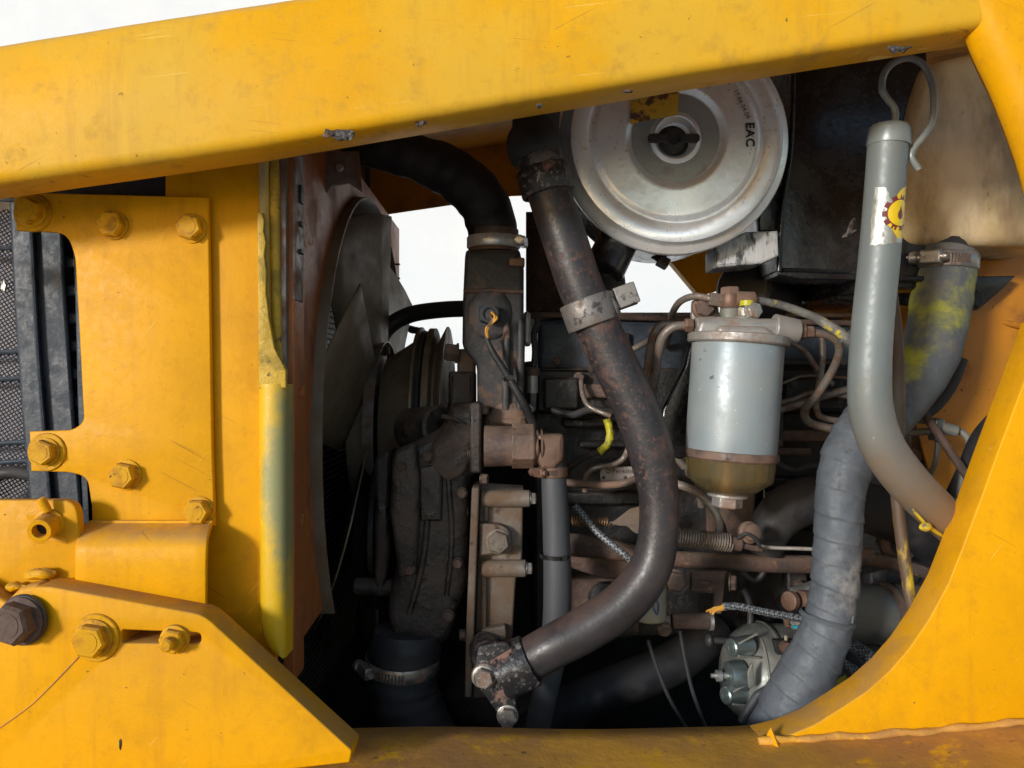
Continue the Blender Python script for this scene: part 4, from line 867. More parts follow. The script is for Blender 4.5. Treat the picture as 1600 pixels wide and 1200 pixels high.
# port under the lid
ap = thing('air_outlet', 'short black outlet stub with square lip poking out below the silver lid', 'pipe stub')
m = M(); m.cyl(P(968, 372, .84), P(942, 425, .83), .0215, 30, ch=.002); m.wobble(.0005, 80); obj('stub', m, 'black_gloss', ap)
m = M(); m.cyl(P(950, 415, .84), P(955, 450, .86), .016, 20, ch=.002); obj('lower_stub', m, 'rubber_black', ap)
m = M(); m.tube(tp([(1010, 392, .88), (1030, 404, .87), (1040, 415, .86)], 6), 12, 4); m.box(P(1036, 410, .865), (.012, .010, .012), Matrix.Rotation(.5, 3, 'Y')); obj('drain_clip', m, 'rubber_black', ap, bev=.001)

# ============================================================ black tank, bracket, reservoir
bk = thing('black_tank', 'glossy black box tank right of the silver air cleaner lid', 'tank')
m = M(); m.pplate([(1238, 60), (1450, 60), (1450, 452), (1340, 452), (1330, 428), (1216, 424, 4), (1222, 300), (1237, 180)], .865, .24, .004); obj('tank_body', m, 'black_gloss', bk)
m = M(); m.tube([(P(1240, 110, .862), .0028), (P(1236, 230, .862), .0028), (P(1222, 330, .862), .0028), (P(1217, 424, .862), .0028)], 10, 6); obj('edge_seam', m, 'black_gloss', bk)
m = M(); m.pplate([(1216, 424), (1480, 432), (1480, 440), (1254, 436), (1216, 430)], .855, .05, .002); obj('lower_lip', m, 'black_gloss', bk)
m = M(); m.pplate([(1285, 436), (1590, 430), (1565, 455), (1530, 485, 6), (1310, 470)], .93, .05, .004); obj('under_tray', m, 'black_gloss', bk)
bolt(P(1520, 468, .928), .010, 'black_cast', bk, rot=.3)
m = M(); m.ell(P(1329, 355, .8645), (.0025, .0006, .012), rot=Matrix.Rotation(.4, 3, 'Y')); m.ell(P(1326, 365, .8645), (.009, .0006, .002), rot=Matrix.Rotation(-.5, 3, 'Y')); m.wobble(.0012, 300); obj('scrape_mark', m, 'worn_band', bk, kind='stuff')
bb = thing('support_bracket', 'black bracket block with white scuffs under the lid beside the tank', 'bracket')
m = M(); m.pplate([(1119, 384, 6), (1165, 362, 4), (1216, 360), (1218, 400), (1190, 412), (1119, 418, 4)], .84, .05, .003); obj('block', m, 'scuffed_black', bb)
m = M(); m.pplate([(1186, 290), (1232, 290), (1226, 360), (1186, 362)], .87, .02, .002); obj('upright', m, 'black_gloss', bb)
m = M(); m.cyl(P(1160, 448, .95), P(1215, 475, 1.05), .034, 32, ch=.004); m.wobble(.002, 30); obj('mount', m, 'rubber_black', bb)

rv = thing('coolant_reservoir', 'stained cream plastic expansion tank in the upper right corner', 'reservoir')
m = M(); m.pplate([(1446, 95, 20), (1600, 60, 10), (1690, 70, 30), (1690, 372, 30), (1660, 384, 16), (1425, 380, 18), (1398, 340, 20), (1400, 260), (1424, 150, 40)], .855, .16, .014); m.wobble(.002, 14, 3); obj('tank_shell', m, 'reservoir', rv)
m = M(); m.cyl(P(1474, 380, .88), P(1474, 425, .875), .024, 32); obj('outlet_neck', m, 'rubber_black', rv)

# ============================================================ yellow inner walls
iw = thing('inner_bulkhead', 'shade-darkened yellow inner bulkhead panel with grease stains behind the hoses on the right', 'bulkhead')
m = M(); m.pplate([(1205, 395), (1720, 380), (1720, 900), (1480, 900), (1400, 640), (1330, 520), (1262, 495, 8), (1222, 455, 8)], 1.12, .006, .002); obj('panel', m, 'yellow_shaded', iw)
m = M(); m.tube([(P(1212, 400, 1.11), .012), (P(1232, 440, 1.11), .014), (P(1262, 500, 1.11), .012), (P(1330, 560, 1.11), .010)], 16, 6); obj('rolled_edge', m, 'yellow_shaded', iw)
m = M(); m.pplate([(1500, 380), (1720, 380), (1720, 800), (1470, 800), (1430, 660), (1470, 560, 8)], .96, .005, .001); obj('side_gusset', m, 'yellow_shaded', iw)
m = M(); m.tube([(P(1440, 520, 1.0), .004), (P(1530, 500, .97), .004), (P(1640, 520, .95), .004)], 8, 6); obj('gusset_seam', m, 'yellow_shaded', iw)
yt = M(); yt.pplate([(1035, 392), (1240, 380), (1240, 440), (1160, 440), (1118, 455), (1094, 462)], 1.30, .03, .003); tag(obj('far_strut', yt, 'yellow_paint'), 'sunlit yellow corner piece seen through the gap under the silver lid', 'strut')
tb = M(); tb.tube(tp([(1125, 560, 1.0, 24), (1085, 640, .98, 22), (1055, 700, .98, 18)]), 24, 6); 
hb = thing('engine_lifting_arm', 'black slanted bracket arm behind the fuel filter', 'bracket')
m = M(); m.pplate([(1090, 480), (1110, 480), (1108, 560), (1100, 700, 10), (1060, 720, 10), (1030, 690, 6), (1035, 640), (1070, 570)], .90, .03, .004); m.wobble(.001, 40); obj('arm', m, 'black_gloss', hb)

# ============================================================ fuel filter
fl_ = thing('fuel_filter', 'silver grey canister fuel filter with cast head and amber water bowl', 'fuel filter')
A = P(1153, 536, .815); B = P(1141, 712, .815); axf = (B-A).normalized(); L = (B-A).length; rr = 70*.815/F
m = M(); m.lathe(A, axf, [(0, rr*.9), (.001, rr*.985), (.003, rr), (L-.006, rr*1.0), (L-.003, rr*.99), (L, rr*.96)], 72); obj('canister', m, 'canister', fl_)
m = M(); m.lathe(A-axf*.008, axf, [(0, rr*1.06), (.001, rr*1.1), (.008, rr*1.11), (.0095, rr*1.08), (.010, rr*.9)], 72); obj('head_rim', m, 'head_cast', fl_)
m = M(); m.lathe(B-axf*.006, axf, [(0, rr*.98), (.001, rr*1.035), (.004, rr*1.055), (.008, rr*1.05), (.010, rr*1.0), (.010, rr*.9)], 72, cap=False); obj('bowl_ring', m, 'brown_cast', fl_)
m = M(); pr = [(.003, rr*.99), (.020, rr*.965), (.024, rr*.94), (.034, rr*.66), (.040, rr*.40), (.041, rr*.2)]
m.lathe(B, axf, pr, 64); obj('amber_bowl', m, 'amber', fl_)
m = M(); m.lathe(B+axf*.001, axf, [(0, rr*.25), (.036, rr*.22)], 24); obj('bowl_core', m, 'copper_brown', fl_)
m = M(); m.hexa(B+axf*.039, axf, .0155, .014, .3, .1); m.lathe(B+axf*.036, axf, [(0, .02), (.006, .02), (.006, .014)], 32); obj('drain_nut', m, 'head_cast', fl_, smooth=False, bev=.0008)
# cast head
m = M(); m.pplate([(1088, 520, 8), (1094, 500, 10), (1125, 494, 6), (1185, 497, 6), (1215, 497, 8), (1246, 502, 8), (1247, 530, 6), (1220, 534), (1090, 532, 4)], .800, .05, .005); m.wobble(.0007, 60, 3); obj('head', m, 'head_cast', fl_)
m = M(); m.pplate([(1122, 508, 14), (1200, 510, 14), (1214, 524, 8), (1208, 530, 4), (1120, 527, 4)], .790, .02, .005); obj('head_boss', m, 'head_cast', fl_)
m = M(); m.cyl(P(1086, 515, .815), P(1118, 513, .815), .0125, 24, ch=.001); obj('port', m, 'head_cast', fl_, bev=.0006)
m = M(); m.cyl(P(1208, 514, .812), P(1248, 518, .812), .0155, 24, r2=.0125, ch=.001); obj('port', m, 'head_cast', fl_, bev=.0006)
m = M(); m.pplate([(1082, 468, 6), (1122, 468, 6), (1126, 506), (1080, 512)], .838, .008, .002); obj('mounting_ear', m, 'head_cast', fl_)
bolt(P(1099, 481, .837), .0105, 'brown_cast', fl_, rot=.3, washer=.0125)
m = M(); m.cyl(P(1141, 508, .82), P(1141, 482, .82), .0105, 24, ch=.001); m.cyl(P(1162, 508, .812), P(1162, 494, .812), .0105, 24, ch=.001); obj('head_post', m, 'silver_cast', fl_)
m = M(); m.hexa(P(1162, 495, .812), (0, 0, 1), .0065, .010, .2); obj('vent_screw', m, 'zinc', fl_, smooth=False, bev=.0006)
m = M(); m.lathe(P(1141, 482, .82), (0, 0, 1), [(0, .010), (.002, .011), (.010, .0115), (.014, .0105), (.015, .008)], 28); obj('banjo_union', m, 'copper_brown', fl_)
m = M(); m.hexa(P(1141, 464, .82), (0, 0, 1), .0105, .010, .4); obj('banjo_bolt', m, 'brown_cast', fl_, smooth=False, bev=.0006)
m = M(); m.cyl(P(1128, 470, .82), P(1108, 467, .82), .0075, 6); obj('union_nut', m, 'steel_line', fl_, smooth=False, bev=.0006)
m = M(); m.cyl(P(1150, 468, .815), P(1176, 469, .812), .0085, 20, ch=.001); m.hexa(P(1168, 470, .812), (1, 0, .0), .0095, .008, .2); obj('union_nut', m, 'copper_brown', fl_, bev=.0006)
m = M(); m.cyl(P(1167, 478, .808), P(1167, 470, .808), .0075, 18); obj('yellow_collar', m, 'yellow_tape', fl_)
bolt(P(1175, 486, .805), .0085, 'zinc', fl_, rot=.2, d=(.3, -1, .1)); 
m = M(); m.hexa(P(1082, 508, .815), (-1, 0, 0), .0075, .008, .2); obj('pipe_nut', m, 'copper_brown', fl_, smooth=False, bev=.0005)
m = M(); m.hexa(P(1248, 518, .812), (1, 0, 0), .0085, .007, .2); m.hexa(P(1259, 519, .812), (1, 0, 0), .0065, .008, .2); obj('pipe_nut', m, 'copper_brown', fl_, smooth=False, bev=.0005)
def can_pt(x, y, z, cx=1212, cy=620):
    c = P(cx, cy, .815)
    cen = A+axf*((c-A).dot(axf)); ang = math.asin(min(.999, (P(cx, cy, .815)-cen).x/rr))+x/rr
    return cen+Vector((math.sin(ang)*(rr+.0002+z), -math.cos(ang)*(rr+.0002+z), 0))-axf*(-y if 0 else -0)+Vector((0, 0, y))
text('edge_letter', 'C', .010, 'print_grey', can_pt, fl_, ext=.0001)

# ============================================================ lines and pipes (each a thing)
def line(name, pts, r, mt_, label, cat, group=None, seg=14, n=8, fn=None):
    m = M(); m.tube(tp(pts, r), seg, n, fn=fn); return tag(obj(name, m, mt_), label, cat, group)
G = 'fuel and injector lines'
line('fuel_line', [(1112, 467, .82), (1085, 463, .83), (1062, 472, .85), (1050, 492, .88), (1046, 515, .93), (1040, 540, .98)], 5.5, 'steel_line', 'thin brown fuel line arching left from the top union of the fuel filter', 'pipe', G)
line('fuel_line', [(1078, 508, .815), (1052, 511, .815), (1036, 526, .82), (1029, 550, .83), (1022, 600, .86), (1014, 640, .90), (1000, 690, .95)], 7, 'steel_line', 'stout bent fuel line running from the filter head down behind the rusty pipe', 'pipe', G)
line('fuel_line', [(1090, 514, .86), (1040, 507, .86), (1023, 520, .86), (1016, 545, .87), (1009, 600, .89), (1002, 650, .92), (992, 700, .96)], 6.5, 'steel_line', 'second stout fuel line just left of and parallel to the first one', 'pipe', G)
line('fuel_line', [(1262, 519, .812), (1290, 523, .815), (1308, 534, .82), (1311, 552, .83), (1300, 580, .85), (1278, 615, .87), (1258, 640, .89), (1262, 658, .90), (1290, 668, .90), (1345, 676, .90)], 6.5, 'steel_line', 'kinked fuel line leaving the right side of the filter head', 'pipe', G)
line('injector_line', [(1284, 520, .93), (1285, 560, .93), (1278, 610, .92), (1276, 640, .92), (1290, 654, .92), (1350, 662, .92)], 5, 'steel_line', 'thin vertical line hanging behind the kinked fuel line', 'pipe', G)
line('injector_line', [(1238, 536, .92), (1258, 550, .92), (1280, 582, .93), (1300, 600, .95)], 4.5, 'steel_line', 'short diagonal line from behind the right of the filter canister', 'pipe', G)
line('injector_line', [(1200, 645, .95), (1240, 634, .95), (1290, 618, .95), (1345, 603, .95)], 6, 'steel_line', 'lower of two sloping lines right of the filter canister', 'pipe', G)
line('injector_line', [(1200, 634, .955), (1240, 624, .955), (1275, 613, .955), (1345, 622, .955)], 5, 'steel_line', 'upper of two sloping lines right of the filter canister', 'pipe', G)
line('injector_line', [(1210, 604, .96), (1235, 594, .96), (1262, 587, .96), (1345, 592, .96)], 2.5, 'steel_line', 'hair thin arched line crossing dark engine right of the canister', 'pipe', G)
line('injector_line', [(990, 640, .95), (1020, 660, .94), (1050, 690, .92), (1076, 718, .92), (1090, 750, .92), (1096, 790, .94)], 6, 'steel_line', 'pale line dropping diagonally behind the filter bowl, upper one of the pair', 'pipe', G)
line('injector_line', [(990, 652, .96), (1018, 672, .95), (1045, 700, .94), (1070, 730, .94)], 6, 'steel_line', 'pale line dropping diagonally behind the filter bowl, lower one of the pair', 'pipe', G)
line('return_line', [(1030, 752, .90), (1060, 757, .89), (1090, 770, .885), (1112, 792, .885), (1123, 815, .885), (1122, 840, .89)], 6.5, 'head_cast', 'bright curved pipe sweeping from the rusty pipe down to the spring', 'pipe', G)
line('return_line', [(1106, 780, .93), (1118, 800, .92), (1130, 825, .91), (1134, 850, .90)], 5, 'brown_rust', 'brown line just right of the bright curved pipe', 'pipe', G)
line('injector_line', [(908, 595, .96), (911, 618, .95), (922, 636, .94), (955, 650, .93)], 4, 'steel_line', 'small hooked line left of the rusty pipe', 'pipe', G)
line('injector_line', [(914, 768, .95), (917, 742, .945), (930, 731, .94), (958, 726, .94), (974, 716, .94), (982, 700, .94)], 4.5, 'steel_line', 'line curling over the top of the nameplate', 'pipe', G)
line('injector_line', [(885, 754, .93), (940, 758, .92), (975, 755, .91), (1000, 745, .91)], 6, 'brown_cast', 'brown line running level just below the nameplate', 'pipe', G)
line('injector_line', [(985, 548, .96), (1000, 540, .96), (1020, 530, .97)], 5, 'steel_line', 'short stub line right of the rusty pipe near the middle clip', 'pipe', G)
fh = thing('fuel_hose', 'yellow flecked grey fuel hose running from the filter top behind the grey filler tube', 'hose')
m = M(); m.tube(tp([(1178, 468, .812, 5), (1200, 472, .812, 6), (1225, 478, .812, 6.5), (1270, 495, .81, 7), (1305, 515, .80, 8), (1330, 534, .79, 9), (1360, 560, .79, 9)]), 18, 8); m.wobble(.0004, 200); obj('hose', m, 'flecked_hose', fh)
m = M(); d = (P(1360, 560, .79)-P(1305, 515, .80)).normalized(); m.lathe(P(1318, 525, .797), d, [(0, .006), (0, .0085), (.003, .0088), (.003, .0068), (.02, .0072)], 24); obj('hose_end', m, 'silver_bright', fh)

# right side lines
line('vent_line', [(1395, 657, .90), (1430, 656, .90), (1468, 659, .89)], 5.5, 'silver_cast', 'upper pale line of two held by the clip at right', 'pipe', G)
line('vent_line', [(1395, 676, .90), (1440, 675, .89), (1480, 672, .88), (1500, 674, .875), (1514, 690, .87), (1508, 720, .86), (1498, 780, .85), (1494, 820, .85)], 5.5, 'silver_cast', 'lower pale line that turns down behind the yellow edge at right', 'pipe', G)
line('vent_line', [(1466, 680, .89), (1462, 720, .89), (1452, 745, .90)], 4, 'silver_cast', 'short line dropping from the clip at right', 'pipe', G)
cl_ = thing('pipe_clip', 'small white metal clip holding two pale lines at right', 'pipe clip')
m = M(); m.pbox(1462, 655, 1477, 672, .872, .889); m.pbox(1462, 677, 1470, 689, .872, .889); obj('clip_body', m, 'silver_bright', cl_, bev=.0015)
m = M(); m.cyl(P(1470, 668, .873), P(1496, 674, .87), .0065, 16, ch=.001); obj('sleeve', m, 'silver_cast', cl_)
line('control_rod', [(1425, 622, .86), (1438, 638, .855), (1470, 684, .84), (1500, 728, .83), (1530, 772, .82)], 6.5, 'brown_rust', 'straight rusty brown rod slanting down to the yellow edge at right', 'rod')
line('drain_hose', [(1500, 560, .93, 12), (1484, 600, .93, 12), (1460, 632, .93, 12), (1435, 650, .93, 12)], 12, 'rubber_black', 'black hose edge just behind the yellow stained coolant hose', 'hose')
line('wiring_hose', [(1610, 610, .80, 16), (1560, 655, .82, 16), (1530, 690, .84, 15), (1508, 740, .86, 14), (1480, 800, .88, 14)], 15, 'rubber_black', 'dark curved hose tucked against the yellow edge at right', 'hose')
line('wiring_hose', [(1540, 730, .85), (1510, 752, .86), (1486, 780, .88), (1470, 815, .90)], 13, 'blue_black', 'blue grey sleeve below the clipped lines at right', 'hose')

# ============================================================ oil filler tube with dipstick
ft = thing('oil_filler_tube', 'tall grey enamelled filler tube with capped top and gear sticker, bent at the bottom', 'filler tube')
fp = [(1388, 218, .715, 30), (1382, 300, .715, 30), (1374, 400, .715, 30.5), (1364, 500, .715, 31), (1359, 580, .715, 32), (1361, 640, .717, 33), (1378, 695, .72, 33), (1412, 745, .73, 33), (1455, 790, .745, 32), (1510, 840, .765, 31), (1580, 905, .80, 30)]
ff_ = tp(fp)
m = M(); m.tube(ff_, 48, 14); obj('tube', m, 'grey_enamel_tube', ft)
m = M(); ctop = P(1390, 205, .715); axt = (P(1374, 400, .715)-P(1388, 218, .715)).normalized()
m.lathe(ctop-axt*.004, axt, [(0, .004), (-.0005, .0155), (.0015, .0172), (.004, .0176), (.016, .0186), (.0175, .0182), (.0175, .016)], 48, cap=False); m.lathe(ctop-axt*.004, axt, [(-.0004, 0), (-.0005, .0155)], 48, cap=False); obj('cap', m, 'grey_enamel', ft)
hp = [(1395, 200, .715), (1399, 182, .715), (1397, 168, .715), (1386, 154, .715), (1378, 138, .715), (1382, 114, .715), (1398, 97, .715), (1422, 91, .715), (1444, 103, .713), (1456, 130, .712), (1459, 160, .711), (1456, 190, .711), (1443, 213, .711), (1428, 232, .711), (1424, 246, .711), (1436, 265, .711)]
m = M(); m.tube(tp(hp, 5.3), 16, 8); obj('dipstick_handle', m, 'grey_enamel', ft)
m = M(); m.tube([(P(1386, 640, .690), .003), (P(1392, 610, .695), .002)], 6, 2)
# sticker wrapped on the tube
sa = P(1390, 200, .715); se_ = P(1359, 580, .715)
def stick(u, v, lift):
    """u px right of the tube's centre line, v photo y"""
    i = 0; D = .715
    cpx = lerpx([(p[1], p[0]) for p in fp[:6]], v); r = lerpx([(p[1], p[3]) for p in fp[:6]], v)*D/F
    c = P(cpx, v, D); ang = (u-7)*D/F/r
    ux = Vector((1, 0, .05)).normalized()
    return c+(ux*math.sin(ang)+Vector((0, -1, 0))*math.cos(ang))*(r+lift)
def sticker(name, outline, cu, cv, lift, mt_, rings=5):
    m = M(); vs = [stick(cu, cv, lift)]; n = len(outline); fs = []
    for k in range(1, rings+1):
        for (u, v) in outline: vs.append(stick(cu+(u-cu)*k/rings, cv+(v-cv)*k/rings, lift))
    for j in range(n): fs.append((0, 1+j, 1+(j+1) % n))
    for k in range(1, rings):
        for j in range(n): a = 1+(k-1)*n+j; b = 1+(k-1)*n+(j+1) % n; fs.append((a, b, b+n, a+n))
    m.add(vs, fs); return obj(name, m, mt_, ft, sharp=80)
random.seed(4)
jag = lambda pts, a: [(x+random.uniform(-a, a), y+random.uniform(-a, a)) for x, y in pts]
sub = lambda pts, n=6: [((1-t/n)*p[0]+t/n*q[0], (1-t/n)*p[1]+t/n*q[1]) for p, q in zip(pts, pts[1:]+pts[:1]) for t in range(n)]
sticker('foil_patch', jag(sub([(-20, 296), (-3, 300), (4, 318), (20, 316), (34, 322), (34, 384), (18, 385), (0, 386), (-20, 386), (-22, 340)]), 1.0), 2, 345, .00015, 'worn_foil', 6)
sticker('yellow_patch', jag(sub([(22, 302), (40, 294), (44, 300), (44, 378), (20, 378), (10, 366), (3, 358), (2, 345), (4, 330), (10, 318), (16, 308)]), .6), 24, 340, .0003, 'sticker_yellow', 6)
gearo = []
NT = 11
for k in range(NT):
    a = 2*math.pi*k/NT+.25
    for da, rr_ in ((-.20, 23.5), (-.15, 30), (.15, 30), (.20, 23.5)): gearo.append((22+rr_*math.cos(a+da)*.98, 339+rr_*math.sin(a+da)*.92))
sticker('gear_print', gearo, 22, 339, .00045, 'sticker_maroon', 6)
sticker('disc_print', [(22+21*math.cos(t), 339+20*math.sin(t)) for t in [k*math.pi/16 for k in range(32)]], 22, 339, .0006, 'sticker_yellow', 5)
sticker('drop_print', [(22, 328), (24, 334), (27, 340), (27, 345), (24, 349), (20, 349), (17, 345), (17, 340), (20, 334)], 22, 341, .00075, 'sticker_maroon', 2)
m = M(); m.ell(P(1446, 823, .725), (.006, .004, .004)); m.tube(tp([(1425, 795, .725, 2.5), (1450, 822, .73, 3), (1485, 845, .745, 3), (1520, 870, .76, 3)]), 10, 5); m.wobble(.0006, 200); obj('yellow_drip', m, 'yellow_fleck', ft)

line('long_rod', [(1394, 440, .79, 6), (1402, 520, .785, 8), (1404, 600, .78, 10), (1402, 680, .775, 10), (1401, 760, .77, 10), (1410, 850, .765, 9.5), (1420, 920, .76, 9), (1430, 990, .755, 8)], 9, 'rod_yellowed', 'long thin yellow stained rod crossing in front of the stained hose', 'rod')

# ============================================================ taped coolant hose
wh = thing('taped_hose', 'long grey tape wrapped coolant hose hanging from the cream tank to the lower right', 'hose', 'large engine hoses')
hpts = [(1480, 395, .875, 43), (1474, 440, .87, 45), (1466, 500, .86, 44), (1448, 565, .845, 42), (1402, 625, .825, 44), (1356, 672, .805, 46), (1325, 720, .795, 42), (1312, 780, .79, 37), (1309, 850, .79, 36.5), (1303, 920, .79, 36), (1290, 985, .79, 38), (1262, 1050, .79, 44), (1232, 1110, .79, 46), (1200, 1180, .79, 46)]
hf = tp(hpts)
m = M(); m.tube(hf[:6], 44, 12, fn=lambda s, a: 1+.010*math.sin(s*190+a*5)-.03*math.exp(-((s-.048)/.0018)**2)-.03*math.exp(-((s-.066-.006*math.sin(a*6.28))/.0018)**2)); m.wobble(.0007, 60); obj('bare_section', m, 'rubber_grey', wh)
# wrapped section in overlapping turns
sp_ = smooth_path(hf[4:], 40); turn = .0235
m = M(); u = None; acc = 0; rs = []; random.seed(3)
for i, (p, r) in enumerate(sp_):
    d = (sp_[min(i+1, len(sp_)-1)][0]-sp_[max(i-1, 0)][0]).normalized()
    if i: acc += (p-sp_[i-1][0]).length
    if u is None: u = frame(d)[0]
    u = (u-d*u.dot(d)).normalized(); v = d.cross(u); ring = []
    for k in range(56):
        a = k/56; ph = acc/turn+a+.12*noise.noise(Vector((acc*40, a*3, 1))); fr_ = ph-math.floor(ph); idx = math.floor(ph)
        lift = 1+.058*(fr_ if fr_ < .93 else .93*(1-fr_)/.07)+.012*math.sin(idx*2.3)
        pp = p+(u*math.cos(2*math.pi*a)+v*math.sin(2*math.pi*a))*r*.965*lift
        pp += noise.noise_vector(pp*90)*.0009+noise.noise_vector(pp*300)*.0003
        ring.append(pp)
    rs.append(ring)
m.rings(rs); obj('tape_wrap', m, 'tape', wh, sharp=60)
m = M(); c = P(1292, 967, .79); d = Vector((.22, 0, 1)).normalized(); m.lathe(c, d, [(-.002, .0245), (-.0015, .0262), (.001, .0268), (.003, .0250)], 48, cap=False); m.wobble(.0012, 120); obj('tape_end', m, 'tape', wh)
m = M(); m.add([P(1322, 958, .775), P(1334, 962, .772), P(1333, 975, .770), P(1320, 968, .772)], [(0, 1, 2, 3)]); q = obj('tape_flap', m, 'tape', wh, smooth=False); so = q.modifiers.new('t', 'SOLIDIFY'); so.thickness = .0008
hose_clamp(P(1476, 410, .872), (.06, 0, 1), .0325, .017, 'large brownish worm clamp under the cream tank at the top of the taped hose', (-.8, -.75, 0), group='hose clamps')

# ============================================================ springs, rods, cables
def coil(name, a, b, r, wr, turns, mt_, label, gap=None):
    a = Vector(a); b = Vector(b); u, v, d = frame(b-a); L = (b-a).length; pts = []
    N = turns*14
    for k in range(N+1):
        t = 2*math.pi*k/14; pts.append((a+d*(L*k/N)+(u*math.cos(t)+v*math.sin(t))*r, wr))
    m = M(); m.tube(pts, 6, 1); return tag(obj(name, m, mt_), label, 'spring')
coil('return_spring', P(1052, 838, .86), P(1142, 848, .86), .0092, .00095, 22, 'spring_wire', 'thick tightly wound throttle return spring right of the rusty pipe')
coil('return_spring', P(893, 814, .92), P(952, 816, .92), .0048, .0010, 15, 'spring_copper', 'small coppery coil spring left of the rusty pipe')
sr = thing('spring_hook', 'brown hooked rod end with nut where the thick spring meets the engine', 'linkage')
m = M(); m.cyl(P(1140, 848, .86), P(1160, 851, .86), .0075, 14, ch=.002); m.tube(tp([(1155, 851, .86), (1175, 856, .86), (1190, 858, .86)], 4.5), 10, 4); obj('rod_end', m, 'brown_rust', sr)
m = M(); m.tube(tp([(1152, 842, .855), (1165, 834, .85), (1180, 842, .85), (1188, 856, .853)], 3), 8, 6); obj('hook', m, 'dark_line', sr)
m = M(); c = P(1168, 832, .865); m.lathe(c, Vector((.3, -1, .2)), [(0, .012), (.004, .012), (.006, .0095), (.012, .009), (.013, .006)], 28); obj('pivot_bush', m, 'brown_cast', sr)
m = M(); m.tube(tp([(948, 817, .92, 3), (975, 818, .92, 3)], 3), 8, 3); obj('spring_tail', m, 'spring_wire', sr)
bp_ = M(); bp_.pplate([(955, 818, 2), (985, 795, 4), (1006, 790), (1006, 838), (990, 832, 6), (980, 822, 4), (968, 822, 2)], .915, .003, .0008); tag(obj('throttle_bracket', bp_, 'alu_cast'), 'thin crumpled grey metal bracket peeking out left of the rusty pipe', 'bracket')
line('white_cable', [(1183, 853, .87), (1210, 856, .87), (1245, 857, .865), (1290, 859, .86)], 3, 'head_cast', 'thin pale cable running level from the spring hook to the taped hose', 'cable')
bar = thing('cross_shaft', 'rusty brown horizontal shaft running level across the lower engine', 'shaft')
m = M(); m.tube(tp([(880, 850, .93, 18), (940, 856, .93, 17), (1000, 866, .93, 13), (1060, 874, .93, 13), (1280, 882, .93, 14), (1345, 872, .92, 11), (1400, 882, .91, 10), (1470, 902, .90, 9), (1530, 920, .90, 9)]), 22, 6); obj('shaft', m, 'brown_rust', bar)
m = M(); m.cyl(P(1330, 868, .92), P(1362, 870, .92), .0105, 20, ch=.001); obj('sleeve', m, 'brown_cast', bar)
bolt(P(1283, 893, .915), .006, 'brown_rust', bar)
m = M(); m.pplate([(868, 856, 4), (930, 848, 6), (960, 862, 6), (985, 880), (985, 905), (945, 905, 6), (868, 880, 4)], .945, .02, .003); m.wobble(.001, 50); obj('casting', m, 'brown_rust', bar)
ad2 = thing('manifold_castings', 'cluster of brown rusty castings and brackets at the foot of the engine', 'casting')
m = M(); m.pplate([(866, 905, 4), (1000, 905), (1000, 990), (866, 1000, 6)], .985, .05, .004); m.wobble(.001, 40); obj('side_cover', m, 'brown_rust', ad2)
m = M(); m.cyl(P(945, 935, .985), P(945, 935, .955), .020, 24, ch=.003); obj('side_cover_boss', m, 'black_cast', ad2)
m = M(); m.pplate([(1082, 893, 2), (1137, 893, 2), (1134, 905), (1128, 960), (1118, 960), (1116, 928), (1080, 926, 2)], .900, .012, .002); obj('angle_bracket', m, 'brown_rust', ad2)
m = M(); m.ell(P(1100, 911, .899), (.008, .003, .003)); m.wobble(.001, 150); obj('bracket_tab', m, 'brown_rust', ad2)
bolt(P(1054, 907, .90), .0115, 'brown_cast', ad2, rot=.2)
bolt(P(1140, 910, .90), .009, 'brown_cast', ad2, d=(1, -.4, 0), rot=.2)
m = M(); m.cyl(P(1112, 970, .90), P(1050, 970, .90), .0095, 22, r2=.0085, ch=.001); obj('spindle', m, 'brown_rust', ad2)
m = M(); m.cyl(P(1108, 970, .90), P(1113, 970, .90), .0108, 22); obj('spindle_band', m, 'zinc', ad2)
m = M(); m.hexa(P(1046, 970, .90), (-1, 0, 0), .0095, .009, .2); m.hexa(P(1036, 976, .898), (0, -1, -.4), .0085, .012, .2); obj('spindle_nut', m, 'brown_cast', ad2, smooth=False, bev=.0006)
m = M(); m.lathe(P(1016, 945, .90), (0, 0, 1), [(-.017, .016), (-.015, .018), (.03, .018), (.033, .015)], 36); tag(obj('label_can', m, 'white_label'), 'small canister with pale paper label half hidden below the rusty pipe', 'canister')
m = M(); m.tube(tp([(1024, 935, .881), (1029, 946, .881), (1027, 960, .881), (1021, 950, .881), (1022, 938, .881)], 1.2), 6, 4); q = obj('pen_mark', m, 'blue_mark')
lc = [o for o in COL.objects if o.name == 'label_can'][0]; q.parent = lc
bc = line('braided_cable', [(898, 790, .91), (912, 806, .905), (930, 828, .90), (955, 850, .89), (975, 866, .88), (995, 885, .88)], 5.5, 'braid', 'woven black sleeved cable slanting under the rusty pipe', 'cable', seg=16)
bw2 = thing('starter_wiring', 'woven black cable with frayed orange tape at its left end above the starter', 'cable')
m = M(); m.tube(tp([(1130, 948, .86), (1150, 947, .86), (1180, 953, .86), (1215, 960, .86), (1245, 965, .86), (1290, 975, .86)], 6), 16, 8, fn=lambda s, a: 1+.05*math.sin(s*700)); obj('woven_sleeve', m, 'braid', bw2)
for k in range(3):
    m = M(); m.tube(tp([(1104+k*5, 956+k*2, .86), (1115, 951+k*2, .86), (1132, 946+k*2, .86)], 2.4), 8, 5); m.wobble(.0012, 200, k); obj('orange_strand', m, 'orange_wire', bw2)
yg = thing('yellow_taped_wire', 'black wire wrapped in bright yellow tape left of the rusty pipe', 'wire')
